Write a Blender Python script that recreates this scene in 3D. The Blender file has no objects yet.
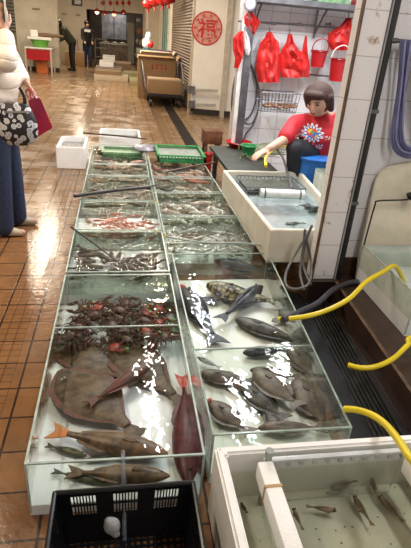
import bpy, bmesh, math, random
from mathutils import Vector, Matrix, noise as mnoise
random.seed(7)
PI = math.pi
SC = bpy.context.scene
COL = SC.collection
R = random.uniform

# ---------------------------------------------------------------- camera
H = 1.5; CX, CY, F = 205.5, 274.0, 485.0
def _cam_axes():
    dY = Vector((120 - CX, 28 - CY, F)).normalized()
    r = math.radians(4.7)
    h = Vector((math.cos(r), math.sin(r), 0))
    dn = dY.cross(h).normalized()
    if dn.y < 0: dn = -dn
    up = -dn
    dX = dY.cross(up).normalized()
    return dX, dY, up
DX, DY, DU = _cam_axes()
def ray(u, v):
    c = Vector((u - CX, v - CY, F))
    return Vector((DX.dot(c), DY.dot(c), DU.dot(c)))
def at(u, v, z=0.0):
    d = ray(u, v); t = (z - H) / d.z
    return Vector((d.x * t, d.y * t, z))
def P(u, v, y):
    d = ray(u, v); t = y / d.y
    return Vector((d.x * t, y, H + d.z * t))
cam_d = bpy.data.cameras.new('camera'); cam = bpy.data.objects.new('camera', cam_d); COL.objects.link(cam)
M3 = Matrix(((DX.x, -DX.y, -DX.z), (DY.x, -DY.y, -DY.z), (DU.x, -DU.y, -DU.z)))
cam.matrix_world = Matrix.Translation((0, 0, H)) @ M3.to_4x4()
cam_d.sensor_fit = 'VERTICAL'; cam_d.sensor_height = 24; cam_d.lens = F / 548 * 24
cam_d.clip_start = 0.02; cam_d.clip_end = 200
SC.camera = cam

# ---------------------------------------------------------------- materials
class NT:
    def __init__(s, name):
        s.m = bpy.data.materials.new(name); s.m.use_nodes = True
        s.t = s.m.node_tree; s.n = s.t.nodes; s.n.clear()
        s.out = s.n.new('ShaderNodeOutputMaterial')
        s._co = None
    def new(s, t, **kw):
        x = s.n.new(t)
        for k, v in kw.items(): setattr(x, k, v)
        return x
    def link(s, a, b): s.t.links.new(a, b)
    def set(s, sock, v):
        if isinstance(v, bpy.types.NodeSocket): s.link(v, sock)
        elif v is not None:
            if sock.type == 'RGBA' and len(v) == 3: v = (*v, 1)
            sock.default_value = v
    def co(s):
        if not s._co: s._co = s.new('ShaderNodeTexCoord')
        return s._co.outputs['Object']
    def xyz(s, v=None):
        x = s.new('ShaderNodeSeparateXYZ'); s.link(v or s.co(), x.inputs[0]); return x.outputs
    def math(s, op, a, b=None, c=None, clamp=False):
        x = s.new('ShaderNodeMath', operation=op, use_clamp=clamp)
        for i, v in enumerate((a, b, c)):
            if v is not None: s.set(x.inputs[i], v)
        return x.outputs[0]
    def noise(s, scale=5, detail=3, rough=.5, vec=None):
        x = s.new('ShaderNodeTexNoise'); s.link(vec or s.co(), x.inputs['Vector'])
        x.inputs['Scale'].default_value = scale; x.inputs['Detail'].default_value = detail
        x.inputs['Roughness'].default_value = rough
        return x.outputs['Fac']
    def voro(s, scale=5, vec=None, feature='F1'):
        x = s.new('ShaderNodeTexVoronoi', feature=feature); s.link(vec or s.co(), x.inputs['Vector'])
        x.inputs['Scale'].default_value = scale
        return x.outputs
    def mapv(s, scale=(1, 1, 1), loc=(0, 0, 0), rot=(0, 0, 0)):
        x = s.new('ShaderNodeMapping'); s.link(s.co(), x.inputs[0])
        x.inputs['Scale'].default_value = scale; x.inputs['Location'].default_value = loc; x.inputs['Rotation'].default_value = rot
        return x.outputs[0]
    def ramp(s, f, stops):
        x = s.new('ShaderNodeValToRGB'); s.link(f, x.inputs[0])
        e = x.color_ramp.elements
        while len(e) < len(stops): e.new(0.5)
        for i, (p, c) in enumerate(stops):
            e[i].position = p; e[i].color = (*c, 1) if len(c) == 3 else c
        return x.outputs[0]
    def mix(s, f, a, b, bt='MIX'):
        x = s.new('ShaderNodeMix', data_type='RGBA', blend_type=bt)
        s.set(x.inputs[0], f); s.set(x.inputs[6], a); s.set(x.inputs[7], b)
        return x.outputs[2]
    def bump(s, h, strength=.3, dist=.01):
        x = s.new('ShaderNodeBump'); x.inputs['Strength'].default_value = strength
        x.inputs['Distance'].default_value = dist; s.link(h, x.inputs['Height'])
        return x.outputs[0]
    def bsdf(s, col, rough=.5, normal=None, metal=0, spec=.5, emit=None, estr=0, alpha=None, sss=None, coat=0):
        x = s.new('ShaderNodeBsdfPrincipled')
        s.set(x.inputs['Base Color'], col); s.set(x.inputs['Roughness'], rough)
        x.inputs['Metallic'].default_value = metal; x.inputs['Specular IOR Level'].default_value = spec
        x.inputs['Coat Weight'].default_value = coat; x.inputs['Coat Roughness'].default_value = .08
        if normal is not None: s.link(normal, x.inputs['Normal'])
        if emit is not None:
            s.set(x.inputs['Emission Color'], emit); x.inputs['Emission Strength'].default_value = estr
        if alpha is not None: s.set(x.inputs['Alpha'], alpha)
        return x.outputs[0]
    def done(s, sh): s.link(sh, s.out.inputs[0]); return s.m

def plain(name, c, rough=.5, var=.12, scale=12, bump=0, metal=0, spec=.5, c2=None, coat=0, lo=.35, hi=.65):
    t = NT(name)
    f = t.noise(scale, 4)
    c2 = c2 or tuple(x * (1 - var * 2) for x in c)
    col = t.ramp(f, [(lo, c2), (hi, c)])
    n = t.bump(t.noise(scale * 4, 4), bump, .004) if bump else None
    return t.done(t.bsdf(col, rough, n, metal, spec, coat=coat))
def glow(name, c, strength):
    t = NT(name); e = t.new('ShaderNodeEmission'); t.set(e.inputs[0], c); e.inputs[1].default_value = strength
    return t.done(e.outputs[0])
def clear(name, tint=(.93, .97, .95), ior=1.3, rough=.02, wave=0, wscale=20, murk=0, murkc=(.7, .75, .7), gl=(1, 1, 1)):
    """thin clear sheet: see-through, with Fresnel reflection"""
    t = NT(name)
    tr = t.new('ShaderNodeBsdfTransparent'); t.set(tr.inputs[0], tint)
    gs = t.new('ShaderNodeBsdfGlossy'); gs.inputs['Roughness'].default_value = rough; t.set(gs.inputs[0], gl)
    ge = t.new('ShaderNodeNewGeometry'); nsock = ge.outputs['Normal']
    if wave:
        nsock = t.bump(t.noise(wscale, 2, .4), wave, .02)
        t.link(nsock, gs.inputs['Normal'])
    dt = t.new('ShaderNodeVectorMath', operation='DOT_PRODUCT'); t.link(nsock, dt.inputs[0]); t.link(ge.outputs['Incoming'], dt.inputs[1])
    graze = t.math('POWER', t.math('SUBTRACT', 1, t.math('ABSOLUTE', dt.outputs['Value']), clamp=True), 5)
    f0 = ((ior - 1) / (ior + 1)) ** 2
    fres = t.math('MULTIPLY_ADD', graze, 1 - f0, f0, clamp=True)
    base = tr.outputs[0]
    if murk:
        d = t.new('ShaderNodeBsdfDiffuse'); t.set(d.inputs[0], murkc)
        mm = t.new('ShaderNodeMixShader'); t.set(mm.inputs[0], t.math('MULTIPLY', t.noise(6, 3), murk * 2)); t.link(base, mm.inputs[1]); t.link(d.outputs[0], mm.inputs[2])
        base = mm.outputs[0]
    m = t.new('ShaderNodeMixShader'); t.link(fres, m.inputs[0]); t.link(base, m.inputs[1]); t.link(gs.outputs[0], m.inputs[2])
    return t.done(m.outputs[0])

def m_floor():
    t = NT('wet_brown_floor_tiles')
    x, y, z = t.xyz()
    def grid(v, size, off, w):
        a = t.math('ADD', t.math('DIVIDE', v, size), off)
        fr = t.math('FRACT', a)
        d = t.math('ABSOLUTE', t.math('SUBTRACT', fr, .5))
        return t.math('GREATER_THAN', d, .5 - w), t.math('FLOOR', a)
    gx, ix = grid(x, .19, .42, .028); gy, iy = grid(y, .19, .3, .024)
    line = t.math('MAXIMUM', gx, gy)
    sx, _ = grid(x, .05, .0, .07); sy, _ = grid(y, .05, .1, .07)
    band = t.math('MULTIPLY', t.math('GREATER_THAN', x, -.69), t.math('LESS_THAN', x, -.5))
    band2 = t.math('MULTIPLY', t.math('GREATER_THAN', x, .62), t.math('LESS_THAN', x, .82))
    band = t.math('MAXIMUM', band, band2)
    line = t.math('MAXIMUM', line, t.math('MULTIPLY', t.math('MAXIMUM', sx, sy), t.math('MULTIPLY', band, .55)))
    cb = t.new('ShaderNodeCombineXYZ'); t.link(ix, cb.inputs[0]); t.link(iy, cb.inputs[1])
    wn = t.new('ShaderNodeTexWhiteNoise'); t.link(cb.outputs[0], wn.inputs[0])
    tile = t.mix(wn.outputs[0], (.24, .105, .036), (.14, .055, .018))
    tile = t.mix(t.ramp(t.noise(.9, 4), [(.35, (0, 0, 0)), (.65, (1, 1, 1))]), tile, (.27, .135, .055))
    dirt = t.noise(9, 5, .6)
    tile = t.mix(t.ramp(dirt, [(.4, (0, 0, 0)), (.75, (.6, .6, .6))]), tile, (.12, .06, .03))
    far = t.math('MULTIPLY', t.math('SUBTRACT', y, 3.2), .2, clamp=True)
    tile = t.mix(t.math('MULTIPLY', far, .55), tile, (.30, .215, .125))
    col = t.mix(line, tile, (.035, .018, .010))
    rough = t.ramp(t.noise(2.6, 3), [(.35, (.13, .13, .13)), (.7, (.38, .38, .38))])
    rough = t.mix(t.math('MULTIPLY', band, .8), rough, (.15, .15, .15))
    hgt = t.math('ADD', t.math('MULTIPLY', line, -1), t.math('MULTIPLY', t.noise(14, 3), .5))
    n = t.bump(t.math('ADD', hgt, t.math('MULTIPLY', t.noise(30, 3), 1.2)), .32, .004)
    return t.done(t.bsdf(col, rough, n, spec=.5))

def m_tiles(name, axis, w, h, base=(.80, .80, .80), grout=(.28, .26, .24), ox=0, oz=0, stain=(.30, .12, .04), st=.72, gw=.012):
    t = NT(name)
    o = t.xyz(); a = o[axis]; z = o[2]
    ax = t.math('ADD', t.math('DIVIDE', a, w), ox + 50); az = t.math('ADD', t.math('DIVIDE', z, h), oz + 50)
    def ln(v, k): return t.math('GREATER_THAN', t.math('ABSOLUTE', t.math('SUBTRACT', t.math('FRACT', v), .5)), .5 - k)
    line = t.math('MAXIMUM', ln(ax, gw * .1 / w * 1.6), ln(az, gw * .1 / h * 1.6))
    c = t.mix(t.noise(2.2, 4), base, tuple(v * .88 for v in base))
    s = t.ramp(t.noise(7, 5, .65), [(st - .08, (0, 0, 0)), (st, (1, 1, 1))])
    c = t.mix(s, c, stain)
    c = t.mix(line, c, grout)
    n = t.bump(t.math('MULTIPLY', line, -1), .4, .003)
    return t.done(t.bsdf(c, .28, n))

MT = {}
def M(k, *a, **kw):
    if k not in MT: MT[k] = plain(k, *a, **kw)
    return MT[k]
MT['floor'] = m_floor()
MT['glass'] = clear('tank_glass', (.95, .98, .965), 1.25)
MT['glass_green'] = clear('greenish_tank_glass', (.93, .96, .94), 1.3, murk=.015, murkc=(.6, .66, .6))
MT['frosted'] = clear('frosted_glass', (.80, .86, .82), 1.3, .2, murk=.62, murkc=(.78, .82, .74))
MT['rim'] = plain('greenish_glass_rim', (.50, .60, .54), .2, .15, 20)
MT['rim_dark'] = plain('dark_green_glass_rim', (.20, .27, .22), .2, .3, 20, c2=(.35, .42, .36))
MT['white_base'] = plain('white_tank_bottom', (.84, .88, .90), .5, .04, 6)
MT['cream_base'] = plain('murky_cream_tank_bottom', (.80, .82, .74), .5, .08, 6)
MT['green_base'] = plain('olive_tank_bottom', (.20, .17, .12), .5, .2, 9, c2=(.58, .58, .54))
MT['brown_base'] = plain('brown_silted_tank_bottom', (.40, .34, .27), .5, .2, 7, c2=(.09, .06, .04))
MT['water'] = clear('still_tank_water', (.975, .985, .98), 1.33, .01, wave=.15, wscale=15)
MT['glass_murky'] = clear('algae_stained_tank_glass', (.66, .67, .62), 1.3, murk=.10, murkc=(.17, .17, .13))
MT['water_murky'] = clear('murky_tank_water', (.95, .97, .96), 1.33, .01, wave=.45, wscale=24, murk=.035, murkc=(.66, .70, .68))
MT['water_rippled'] = clear('rippled_tank_water', (.94, .95, .94), 1.33, .02, wave=.9, wscale=34, murk=.02, murkc=(.5, .52, .5))
def m_styro():
    t = NT('white_foam')
    v = t.voro(160)
    c = t.ramp(t.noise(6, 4), [(.3, (.80, .78, .75)), (.6, (.89, .88, .86))])
    n = t.bump(v[0], .35, .003)
    return t.done(t.bsdf(c, .7, n))
MT['styro'] = m_styro()

# ---------------------------------------------------------------- mesh helpers
def finish(name, bm, m, parent=None, smooth=True, loc=None):
    me = bpy.data.meshes.new(name)
    bmesh.ops.recalc_face_normals(bm, faces=bm.faces)
    bm.to_mesh(me); bm.free()
    if smooth is True:
        for p in me.polygons: p.use_smooth = True
        try: me.set_sharp_from_angle(angle=math.radians(38))
        except Exception: pass
    o = bpy.data.objects.new(name, me); COL.objects.link(o)
    if m is not None: me.materials.append(m if not isinstance(m, str) else MT[m])
    if parent: o.parent = parent
    if loc is not None: o.location = loc
    return o
def tag(o, label, cat, group=None, kind=None):
    o['label'] = label; o['category'] = cat
    if group: o['group'] = group
    if kind: o['kind'] = kind
    return o
def thing(name, label, cat, loc=(0, 0, 0), rz=0, group=None):
    o = bpy.data.objects.new(name, None); COL.objects.link(o)
    o.location = loc; o.rotation_euler = (0, 0, rz); o.empty_display_size = .05
    return tag(o, label, cat, group)
def struct(name, bm, m, smooth=False):
    o = finish(name, bm, m, smooth=smooth); o['kind'] = 'structure'; return o
def copy_tree(o, parent=None):
    c = o.copy(); COL.objects.link(c)
    if parent: c.parent = parent
    for ch in list(o.children): copy_tree(ch, c)
    return c
def box(bm, x0, x1, y0, y1, z0, z1, bev=0):
    r = bmesh.ops.create_cube(bm, size=1, matrix=Matrix.Translation(((x0 + x1) / 2, (y0 + y1) / 2, (z0 + z1) / 2)) @ Matrix.Diagonal((x1 - x0, y1 - y0, z1 - z0, 1)))
    if bev:
        ed = {e for v in r['verts'] for e in v.link_edges}
        bmesh.ops.bevel(bm, geom=list(ed), offset=bev, segments=2, affect='EDGES', profile=.6)
def prism(bm, pts, z0, z1):
    """vertical prism over a polygon of (x, y)"""
    n = len(pts)
    a = [bm.verts.new((p[0], p[1], z0)) for p in pts]; b = [bm.verts.new((p[0], p[1], z1)) for p in pts]
    bm.faces.new(a[::-1]); bm.faces.new(b)
    for i in range(n): bm.faces.new((a[i], a[(i + 1) % n], b[(i + 1) % n], b[i]))
def hull8(bm, lo, hi):
    """solid between two quads of 3d points"""
    a = [bm.verts.new(p) for p in lo]; b = [bm.verts.new(p) for p in hi]
    bm.faces.new(a[::-1]); bm.faces.new(b)
    for i in range(4): bm.faces.new((a[i], a[(i + 1) % 4], b[(i + 1) % 4], b[i]))
def bar(bm, p, q, w, h=None):
    """square bar between two points"""
    p = Vector(p); q = Vector(q); h = h or w
    d = (q - p).normalized(); up = Vector((0, 0, 1)) if abs(d.z) < .95 else Vector((1, 0, 0))
    s = d.cross(up).normalized() * w / 2; u = s.cross(d).normalized() * h / 2
    hull8(bm, [p - s - u, p + s - u, p + s + u, p - s + u], [q - s - u, q + s - u, q + s + u, q - s + u])
def catmull(pts, k=6):
    pts = [Vector(p) for p in pts]
    if len(pts) < 3: return pts
    out = []
    for i in range(len(pts) - 1):
        a = pts[max(i - 1, 0)]; b = pts[i]; c = pts[i + 1]; d = pts[min(i + 2, len(pts) - 1)]
        for j in range(k):
            t = j / k
            out.append(.5 * ((2 * b) + (c - a) * t + (2 * a - 5 * b + 4 * c - d) * t * t + (3 * b - a - 3 * c + d) * t ** 3))
    out.append(pts[-1]); return out
def tube(bm, pts, r, seg=8, smooth=6, r1=None, cap=True):
    pts = catmull(pts, smooth) if smooth else [Vector(p) for p in pts]
    n = len(pts); rings = []
    up = Vector((0, 0, 1)); prev = None
    for i, p in enumerate(pts):
        d = (pts[min(i + 1, n - 1)] - pts[max(i - 1, 0)])
        if d.length < 1e-9: d = Vector((0, 0, 1))
        d.normalize()
        if prev is None:
            s = d.cross(up if abs(d.z) < .9 else Vector((1, 0, 0))).normalized()
        else:
            s = (prev - d * prev.dot(d)).normalized()
        prev = s; u = s.cross(d)
        if callable(r): rr = r(i / (n - 1))
        else: rr = r if r1 is None else r + (r1 - r) * i / (n - 1)
        rings.append([bm.verts.new(p + (s * math.cos(a) + u * math.sin(a)) * rr) for a in [2 * PI * k / seg for k in range(seg)]])
    for i in range(n - 1):
        for k in range(seg):
            bm.faces.new((rings[i][k], rings[i][(k + 1) % seg], rings[i + 1][(k + 1) % seg], rings[i + 1][k]))
    if cap:
        bm.faces.new(rings[0][::-1]); bm.faces.new(rings[-1])
def sph(bm, c, r, sub=2):
    if not isinstance(r, (tuple, list)): r = (r, r, r)
    bmesh.ops.create_icosphere(bm, subdivisions=sub, radius=1, matrix=Matrix.Translation(c) @ Matrix.Diagonal((*r, 1)))
def cap(bm, p, r0, q, r1, seg=12):
    tube(bm, [p, q], r0, seg, 0, r1); sph(bm, p, r0); sph(bm, q, r1)
def lathe(bm, prof, c=(0, 0, 0), seg=20, close=True):
    rings = [[bm.verts.new((c[0] + r * math.cos(2 * PI * k / seg), c[1] + r * math.sin(2 * PI * k / seg), c[2] + z)) for k in range(seg)] for r, z in prof]
    for i in range(len(rings) - 1):
        for k in range(seg): bm.faces.new((rings[i][k], rings[i][(k + 1) % seg], rings[i + 1][(k + 1) % seg], rings[i + 1][k]))
    if close: bm.faces.new(rings[0][::-1]); bm.faces.new(rings[-1])
def remesh(name, bm, m, parent, vox=.012, it=4):
    """blend overlapping lumps into one continuous skin"""
    o = finish(name, bm, None, parent, smooth=False)
    r = o.modifiers.new('r', 'REMESH'); r.mode = 'VOXEL'; r.voxel_size = vox
    s = o.modifiers.new('s', 'SMOOTH'); s.factor = .6; s.iterations = it
    dg = bpy.context.evaluated_depsgraph_get(); dg.update()
    me = bpy.data.meshes.new_from_object(o.evaluated_get(dg)); me.name = name
    o.modifiers.clear(); o.data = me; me.materials.clear(); me.materials.append(MT[m] if isinstance(m, str) else m)
    for p in me.polygons: p.use_smooth = True
    return o
def lerp(a, b, t): return a + (b - a) * t
def table(xs, t):
    for (a, va), (b, vb) in zip(xs, xs[1:]):
        if t <= b: return va + (vb - va) * (t - a) / (b - a)
    return xs[-1][1]

# ================================================================= SETTING
bm = bmesh.new(); box(bm, -7, 5, -2.5, 30, -.1, 0); struct('floor', bm, 'floor')
M('ceiling_paint', (.62, .56, .48), .8)
bm = bmesh.new(); box(bm, -7, 5, -2.5, 30, 3.6, 3.7); struct('ceiling', bm, 'ceiling_paint')
MT['stall_tiles'] = m_tiles('white_stall_tiles', 0, .205, .205, (.76, .76, .77), (.20, .19, .19), ox=.1, oz=.3, st=.76)
MT['right_tiles'] = m_tiles('white_wall_tiles', 0, .20, .215, (.74, .72, .73), (.36, .33, .31), ox=.05, oz=.2, st=.73, gw=.014)
MT['pillar_tiles'] = m_tiles('white_pillar_tiles', 0, .6, .215, (.84, .80, .79), (.42, .38, .36), ox=.3, oz=.2, st=.69, stain=(.36, .20, .10), gw=.012)
M('cream_paint', (.80, .72, .58), .6, .05, 3)
M('cream_pillar', (.66, .60, .48), .6, .08, 3)
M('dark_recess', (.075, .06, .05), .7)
M('grey_metal', (.18, .18, .19), .4, .2, 10, metal=.6)
M('black_paint', (.012, .012, .014), .35, .2, 10)
M('brown_wood', (.16, .08, .04), .6, .3, 10)
# stall back wall
SBY = 5.75
bm = bmesh.new(); box(bm, 1.28, 3.2, SBY, SBY + .1, 0, 3.6); struct('wall_stall_back', bm, 'stall_tiles')
bm = bmesh.new(); box(bm, 3.1, 3.2, 2.78, SBY, 0, 3.6); struct('wall_stall_side', bm, 'stall_tiles')
# right wall beside the near stall
bm = bmesh.new(); box(bm, 1.40, 3.6, 2.70, 2.77, .15, 3.6); struct('wall_right', bm, 'right_tiles')
M('brown_skirting', (.075, .035, .022), .35, .3, 14)
bm = bmesh.new(); box(bm, 1.40, 2.6, 2.685, 2.70, .15, .27); struct('baseboard_right', bm, 'brown_skirting')
# tiled pillar at the end of the wall
t = bmesh.new(); box(t, 1.204, 1.352, 2.62, 2.72, .15, 3.6, .006); struct('wall_pillar', t, 'pillar_tiles')
t = bmesh.new(); box(t, 1.194, 1.204, 2.60, 2.625, .15, 3.6); struct('trim_1', t, 'brown_wood')
# concrete kerb tiled in dark brown
def m_kerb():
    t = NT('dark_wet_kerb_tiles'); x, y, z = t.xyz()
    def ln(v, s, o, k): return t.math('GREATER_THAN', t.math('ABSOLUTE', t.math('SUBTRACT', t.math('FRACT', t.math('ADD', t.math('DIVIDE', v, s), o)), .5)), .5 - k)
    l = t.math('MAXIMUM', ln(x, .16, .35, .03), ln(y, .2, .1, .025))
    c = t.mix(t.noise(7, 4), (.022, .011, .008), (.060, .030, .019))
    c = t.mix(l, c, (.018, .010, .008))
    return t.done(t.bsdf(c, .3, t.bump(t.noise(25, 4), .2, .004)))
MT['kerb'] = m_kerb()
bm = bmesh.new(); prism(bm, [(.90, .3), (1.155, .3), (1.258, 1.54), (1.34, 2.58), (1.18, 2.70), (.985, 2.84)], .0, .0012); struct('floor_gutter', bm, 'black_paint')
bm = bmesh.new()
prism(bm, [(1.16, .3), (3.6, .3), (3.6, 2.80), (1.175, 2.74), (1.175, 2.58), (1.345, 2.58), (1.262, 1.54)], 0, .15)
struct('floor_kerb', bm, 'kerb')
M('kerb_edge', (.17, .10, .065), .35, .25, 15)
bm = bmesh.new(); prism(bm, [(1.262, 1.54), (1.28, 1.54), (1.363, 2.58), (1.345, 2.58)], .15, .154); prism(bm, [(1.16, .3), (1.178, .3), (1.28, 1.54), (1.262, 1.54)], .15, .154)
struct('trim_2', bm, 'kerb_edge')
# floor drains
def grate(name, label, x0, x1, y0, y1, nlen, along=True, slope=0):
    tt = thing(name, label, 'drain', (x0, y0, 0))
    b = bmesh.new(); prism(b, [(0, 0), (x1 - x0, 0), (x1 - x0 + slope, y1 - y0), (slope, y1 - y0)], .001, .004); finish('drain_channel', b, 'black_paint', tt, False)
    b = bmesh.new()
    if along:
        n = nlen
        for i in range(n):
            f = (i + .5) / n * (x1 - x0); bar(b, (f, 0, .012), (f + slope, y1 - y0, .012), (x1 - x0) / n * .45, .014)
    else:
        for i in range(nlen):
            y = (i + .5) / nlen * (y1 - y0); bar(b, (slope * y / (y1 - y0), y, .010), (x1 - x0 + slope * y / (y1 - y0), y, .010), (y1 - y0) / nlen * .5, .012)
    finish('drain_slats', b, M('drain_metal', (.05, .045, .04), .35, .3, 20, metal=.5), tt, False)
grate('floor_drain', 'dark metal slatted drain strip in the walkway floor leading to the boxed cart', .96, 1.14, 6.6, 16.0, 110, False)
grate('gutter_grate', 'black slatted gutter grate between the glass tanks and the brown kerb', 1.0, 1.15, .75, 2.6, 7, True, .17)

# left pillar, far walls
bm = bmesh.new(); box(bm, -3.35, -2.03, 18.5, 18.9, 0, 3.6); struct('wall_column', bm, 'cream_pillar')
bm = bmesh.new(); box(bm, -3.35, -2.03, 18.48, 18.5, 0, .12); struct('baseboard_column', bm, 'brown_skirting')
YB = 24.6
bm = bmesh.new(); box(bm, -7, -1.45, YB, YB + .2, 0, 3.6); struct('wall_back_left', bm, 'cream_paint')
bm = bmesh.new(); box(bm, -1.45, 1.15, YB - .02, YB + .2, 2.14, 3.6); struct('wall_back_fascia', bm, 'cream_paint')
bm = bmesh.new(); box(bm, 1.02, 1.5, YB - 4.5, YB + .2, 0, 3.6); struct('wall_back_right', bm, 'cream_paint')
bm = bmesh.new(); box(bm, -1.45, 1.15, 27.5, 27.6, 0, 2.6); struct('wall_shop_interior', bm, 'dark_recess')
bm = bmesh.new(); box(bm, -7.0, -6.9, -2.5, 30, 0, 3.6); struct('wall_left', bm, M('wall_left_paint', (.30, .25, .19), .8))
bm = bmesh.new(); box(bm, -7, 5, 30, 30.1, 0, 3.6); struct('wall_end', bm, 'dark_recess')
# right of aisle: white wall with the paper disc, return shutter behind
WY = 10.45
def aisle_x(y): return 1.45 + (y - WY) * .012
M('pale_cream_paint', (.88, .83, .74), .5, .04, 3)
bm = bmesh.new(); prism(bm, [(1.44, WY), (2.6, WY - .25), (2.6, WY + 0), (1.44, WY + .12)], .12, 3.6); struct('wall_aisle_front', bm, 'pale_cream_paint')
bm = bmesh.new(); prism(bm, [(1.50, WY + .05), (2.6, WY - .2), (2.6, WY + 0), (1.50, WY + .1)], 0, .12); struct('dark_gap_aisle', bm, 'dark_recess')  # dark-coloured filler stands for the shaded gap under the raised wall
def m_shutter(name, c1, c2, s=.085):
    t = NT(name); z = t.xyz()[2]
    f = t.math('FRACT', t.math('DIVIDE', z, s))
    c = t.mix(t.noise(3, 3), c1, tuple(v * .8 for v in c1))
    c = t.mix(t.math('GREATER_THAN', f, .8), c, c2)
    return t.done(t.bsdf(c, .45, t.bump(t.math('SINE', t.math('MULTIPLY', f, 6.28)), .6, .02), metal=.1))
MT['shutter'] = m_shutter('brown_roller_shutter', (.20, .15, .105), (.04, .028, .02), .06)
MT['shutter_grey'] = m_shutter('grey_roller_shutter', (.34, .34, .31), (.12, .12, .11), .12)
bm = bmesh.new(); box(bm, 1.44, 1.56, WY + .12, 15.2, .05, 3.2); sh = finish('roller_shutter', bm, 'shutter', smooth=False)
tag(sh, 'brown closed roller shutter along the right of the walkway beside the cream wall', 'shutter')
bm = bmesh.new(); box(bm, 1.40, 1.5, WY + .121, WY + .27, 0, 3.3, .01); g = finish('guide_rail', bm, M('cream_metal', (.55, .48, .38), .5), sh)
bm = bmesh.new(); box(bm, 1.42, 1.6, 15.2, 21, 0, 3.6); struct('wall_aisle_side', bm, 'cream_paint')
bm = bmesh.new(); box(bm, 1.38, 1.42, 16.1, 17.6, .0, 2.4); d = finish('door_1', bm, M('pale_green_door', (.42, .55, .48), .4), smooth=False); d['kind'] = 'structure'
bm = bmesh.new()
for yy in (16.1, 16.8, 17.56): box(bm, 1.36, 1.38, yy, yy + .05, 0, 2.4)
finish('door_frame', bm, M('teal_metal', (.05, .20, .18), .4), d, False)
# grey shutter seen left of column
bm = bmesh.new(); box(bm, -5.6, -3.6, 22.0, 22.1, 1.05, 3.4); sh = finish('roller_shutter', bm, 'shutter_grey', smooth=False)
tag(sh, 'grey roller shutter hanging behind the cream column at the far left', 'shutter')
bm = bmesh.new(); box(bm, -5.7, -5.6, 21.98, 22.12, 0, 3.5); finish('guide_rail', bm, 'cream_metal', sh, False); bm = bmesh.new(); box(bm, -3.6, -3.5, 21.98, 22.12, 0, 3.5); finish('guide_rail', bm, 'cream_metal', sh, False)

# stall end post
tt = thing('door_post', 'tall dark metal post beside a white strip at the left edge of the tiled stall', 'post', (1.26, 5.6, 0))
bm = bmesh.new(); box(bm, .0, .05, -.02, .1, 0, 3.55, .004); finish('white_strip', bm, M('white_enamel', (.78, .75, .72), .35), tt)
bm = bmesh.new(); box(bm, .052, .13, -.04, .1, 0, 3.55, .006); finish('dark_channel', bm, 'grey_metal', tt)
# black pipe on pillar
tt = thing('drain_pipe', 'long black vertical pipe running down beside the white tiled pillar', 'pipe', (1.384, 2.642, .15))
bm = bmesh.new(); tube(bm, [(0, 0, 0), (0, 0, 3.4)], .026, 12, 0); finish('pipe', bm, 'black_paint', tt)
for z in (.5, 1.03, 1.7): bm = bmesh.new(); box(bm, -.026, .026, -.026, .03, z, z + .02); finish('pipe_bracket', bm, 'grey_metal', tt, False)
bm = bmesh.new(); box(bm, -.030, -.024, -.034, -.020, .0, 3.4); finish('cable_strip', bm, M('grey_plastic', (.35, .35, .36), .4), tt, False)

# ================================================================= TANKS
def tank(name, label, quad, z1=.24, z0=0, base='white_base', water='water', wl=.185, divider=None, rim='rim', glass='glass', group=None, fh=.045):
    """quad: four (x,y) corners counterclockwise from near-left"""
    ox, oy = quad[0]
    q = [Vector((x - ox, y - oy, 0)) for x, y in quad]
    T = thing(name, label, 'fish tank', (ox, oy, z0), 0, group)
    c = sum(q, Vector()) / 4
    def inset(d):
        out = []
        for i in range(4):
            a = q[i - 1]; b = q[i]; e = q[(i + 1) % 4]
            d1 = (a - b).normalized(); d2 = (e - b).normalized()
            out.append(b + (d1 + d2) * d)
        return out
    i1 = inset(.004); i2 = inset(.007); hh = z1 - z0
    b = bmesh.new(); prism(b, [(p.x, p.y) for p in q], 0, fh); finish('tank_floor', b, base, T, False)
    b = bmesh.new()
    for i in range(4):
        j = (i + 1) % 4
        prism(b, [(q[i].x, q[i].y), (q[j].x, q[j].y), (i1[j].x, i1[j].y), (i1[i].x, i1[i].y)], fh, hh - .004)
    finish('glass_walls', b, glass, T, False)
    b = bmesh.new(); o1 = inset(-.0005)
    for i in range(4):
        j = (i + 1) % 4
        prism(b, [(o1[i].x, o1[i].y), (o1[j].x, o1[j].y), (i2[j].x, i2[j].y), (i2[i].x, i2[i].y)], hh - .006, hh)
    finish('rim', b, rim, T, False)
    for i in range(4):
        b = bmesh.new(); s = inset(.003)[i]; box(b, s.x - .0035, s.x + .0035, s.y - .0035, s.y + .0035, .01, hh - .006)
        finish('corner_seam', b, rim, T, False)
    if divider is not None:
        f = divider
        a = q[0].lerp(q[3], f); e = q[1].lerp(q[2], f)
        b = bmesh.new(); bar(b, (a.x + .006, a.y, hh * .5 + .008), (e.x - .006, e.y, hh * .5 + .008), .005, hh - .04); finish('divider', b, glass, T, False)
        b = bmesh.new(); bar(b, (a.x + .006, a.y, hh - .012), (e.x - .006, e.y, hh - .012), .006, .006); finish('divider_edge', b, rim, T, False)
    if water:
        b = bmesh.new(); w = inset(.0065); prism(b, [(p.x, p.y) for p in w], fh + .0005, wl - z0); finish('water', b, water, T, False)
    return T
A0, A1 = -.31, .285
tank('glass_tank', 'large front left glass tank of flatfish and crabs with a clear divider', [(A0 + .005, 1.175), (A1 - .008, 1.165), (A1, 2.525), (A0, 2.515)], divider=.605)
tank('glass_tank', 'glass tank of dark long-whiskered prawns right behind the crab tank', [(A0, 2.55), (A1, 2.56), (A1 + .002, 3.195), (A0 - .004, 3.18)], glass='glass_murky', water='water_murky', fh=.09)
tank('glass_tank', 'glass tank of red prawns in the left row of tanks', [(A0 - .005, 3.215), (A1 + .002, 3.225), (A1, 3.86), (A0 - .008, 3.845)], water='water_murky', fh=.09)
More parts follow.
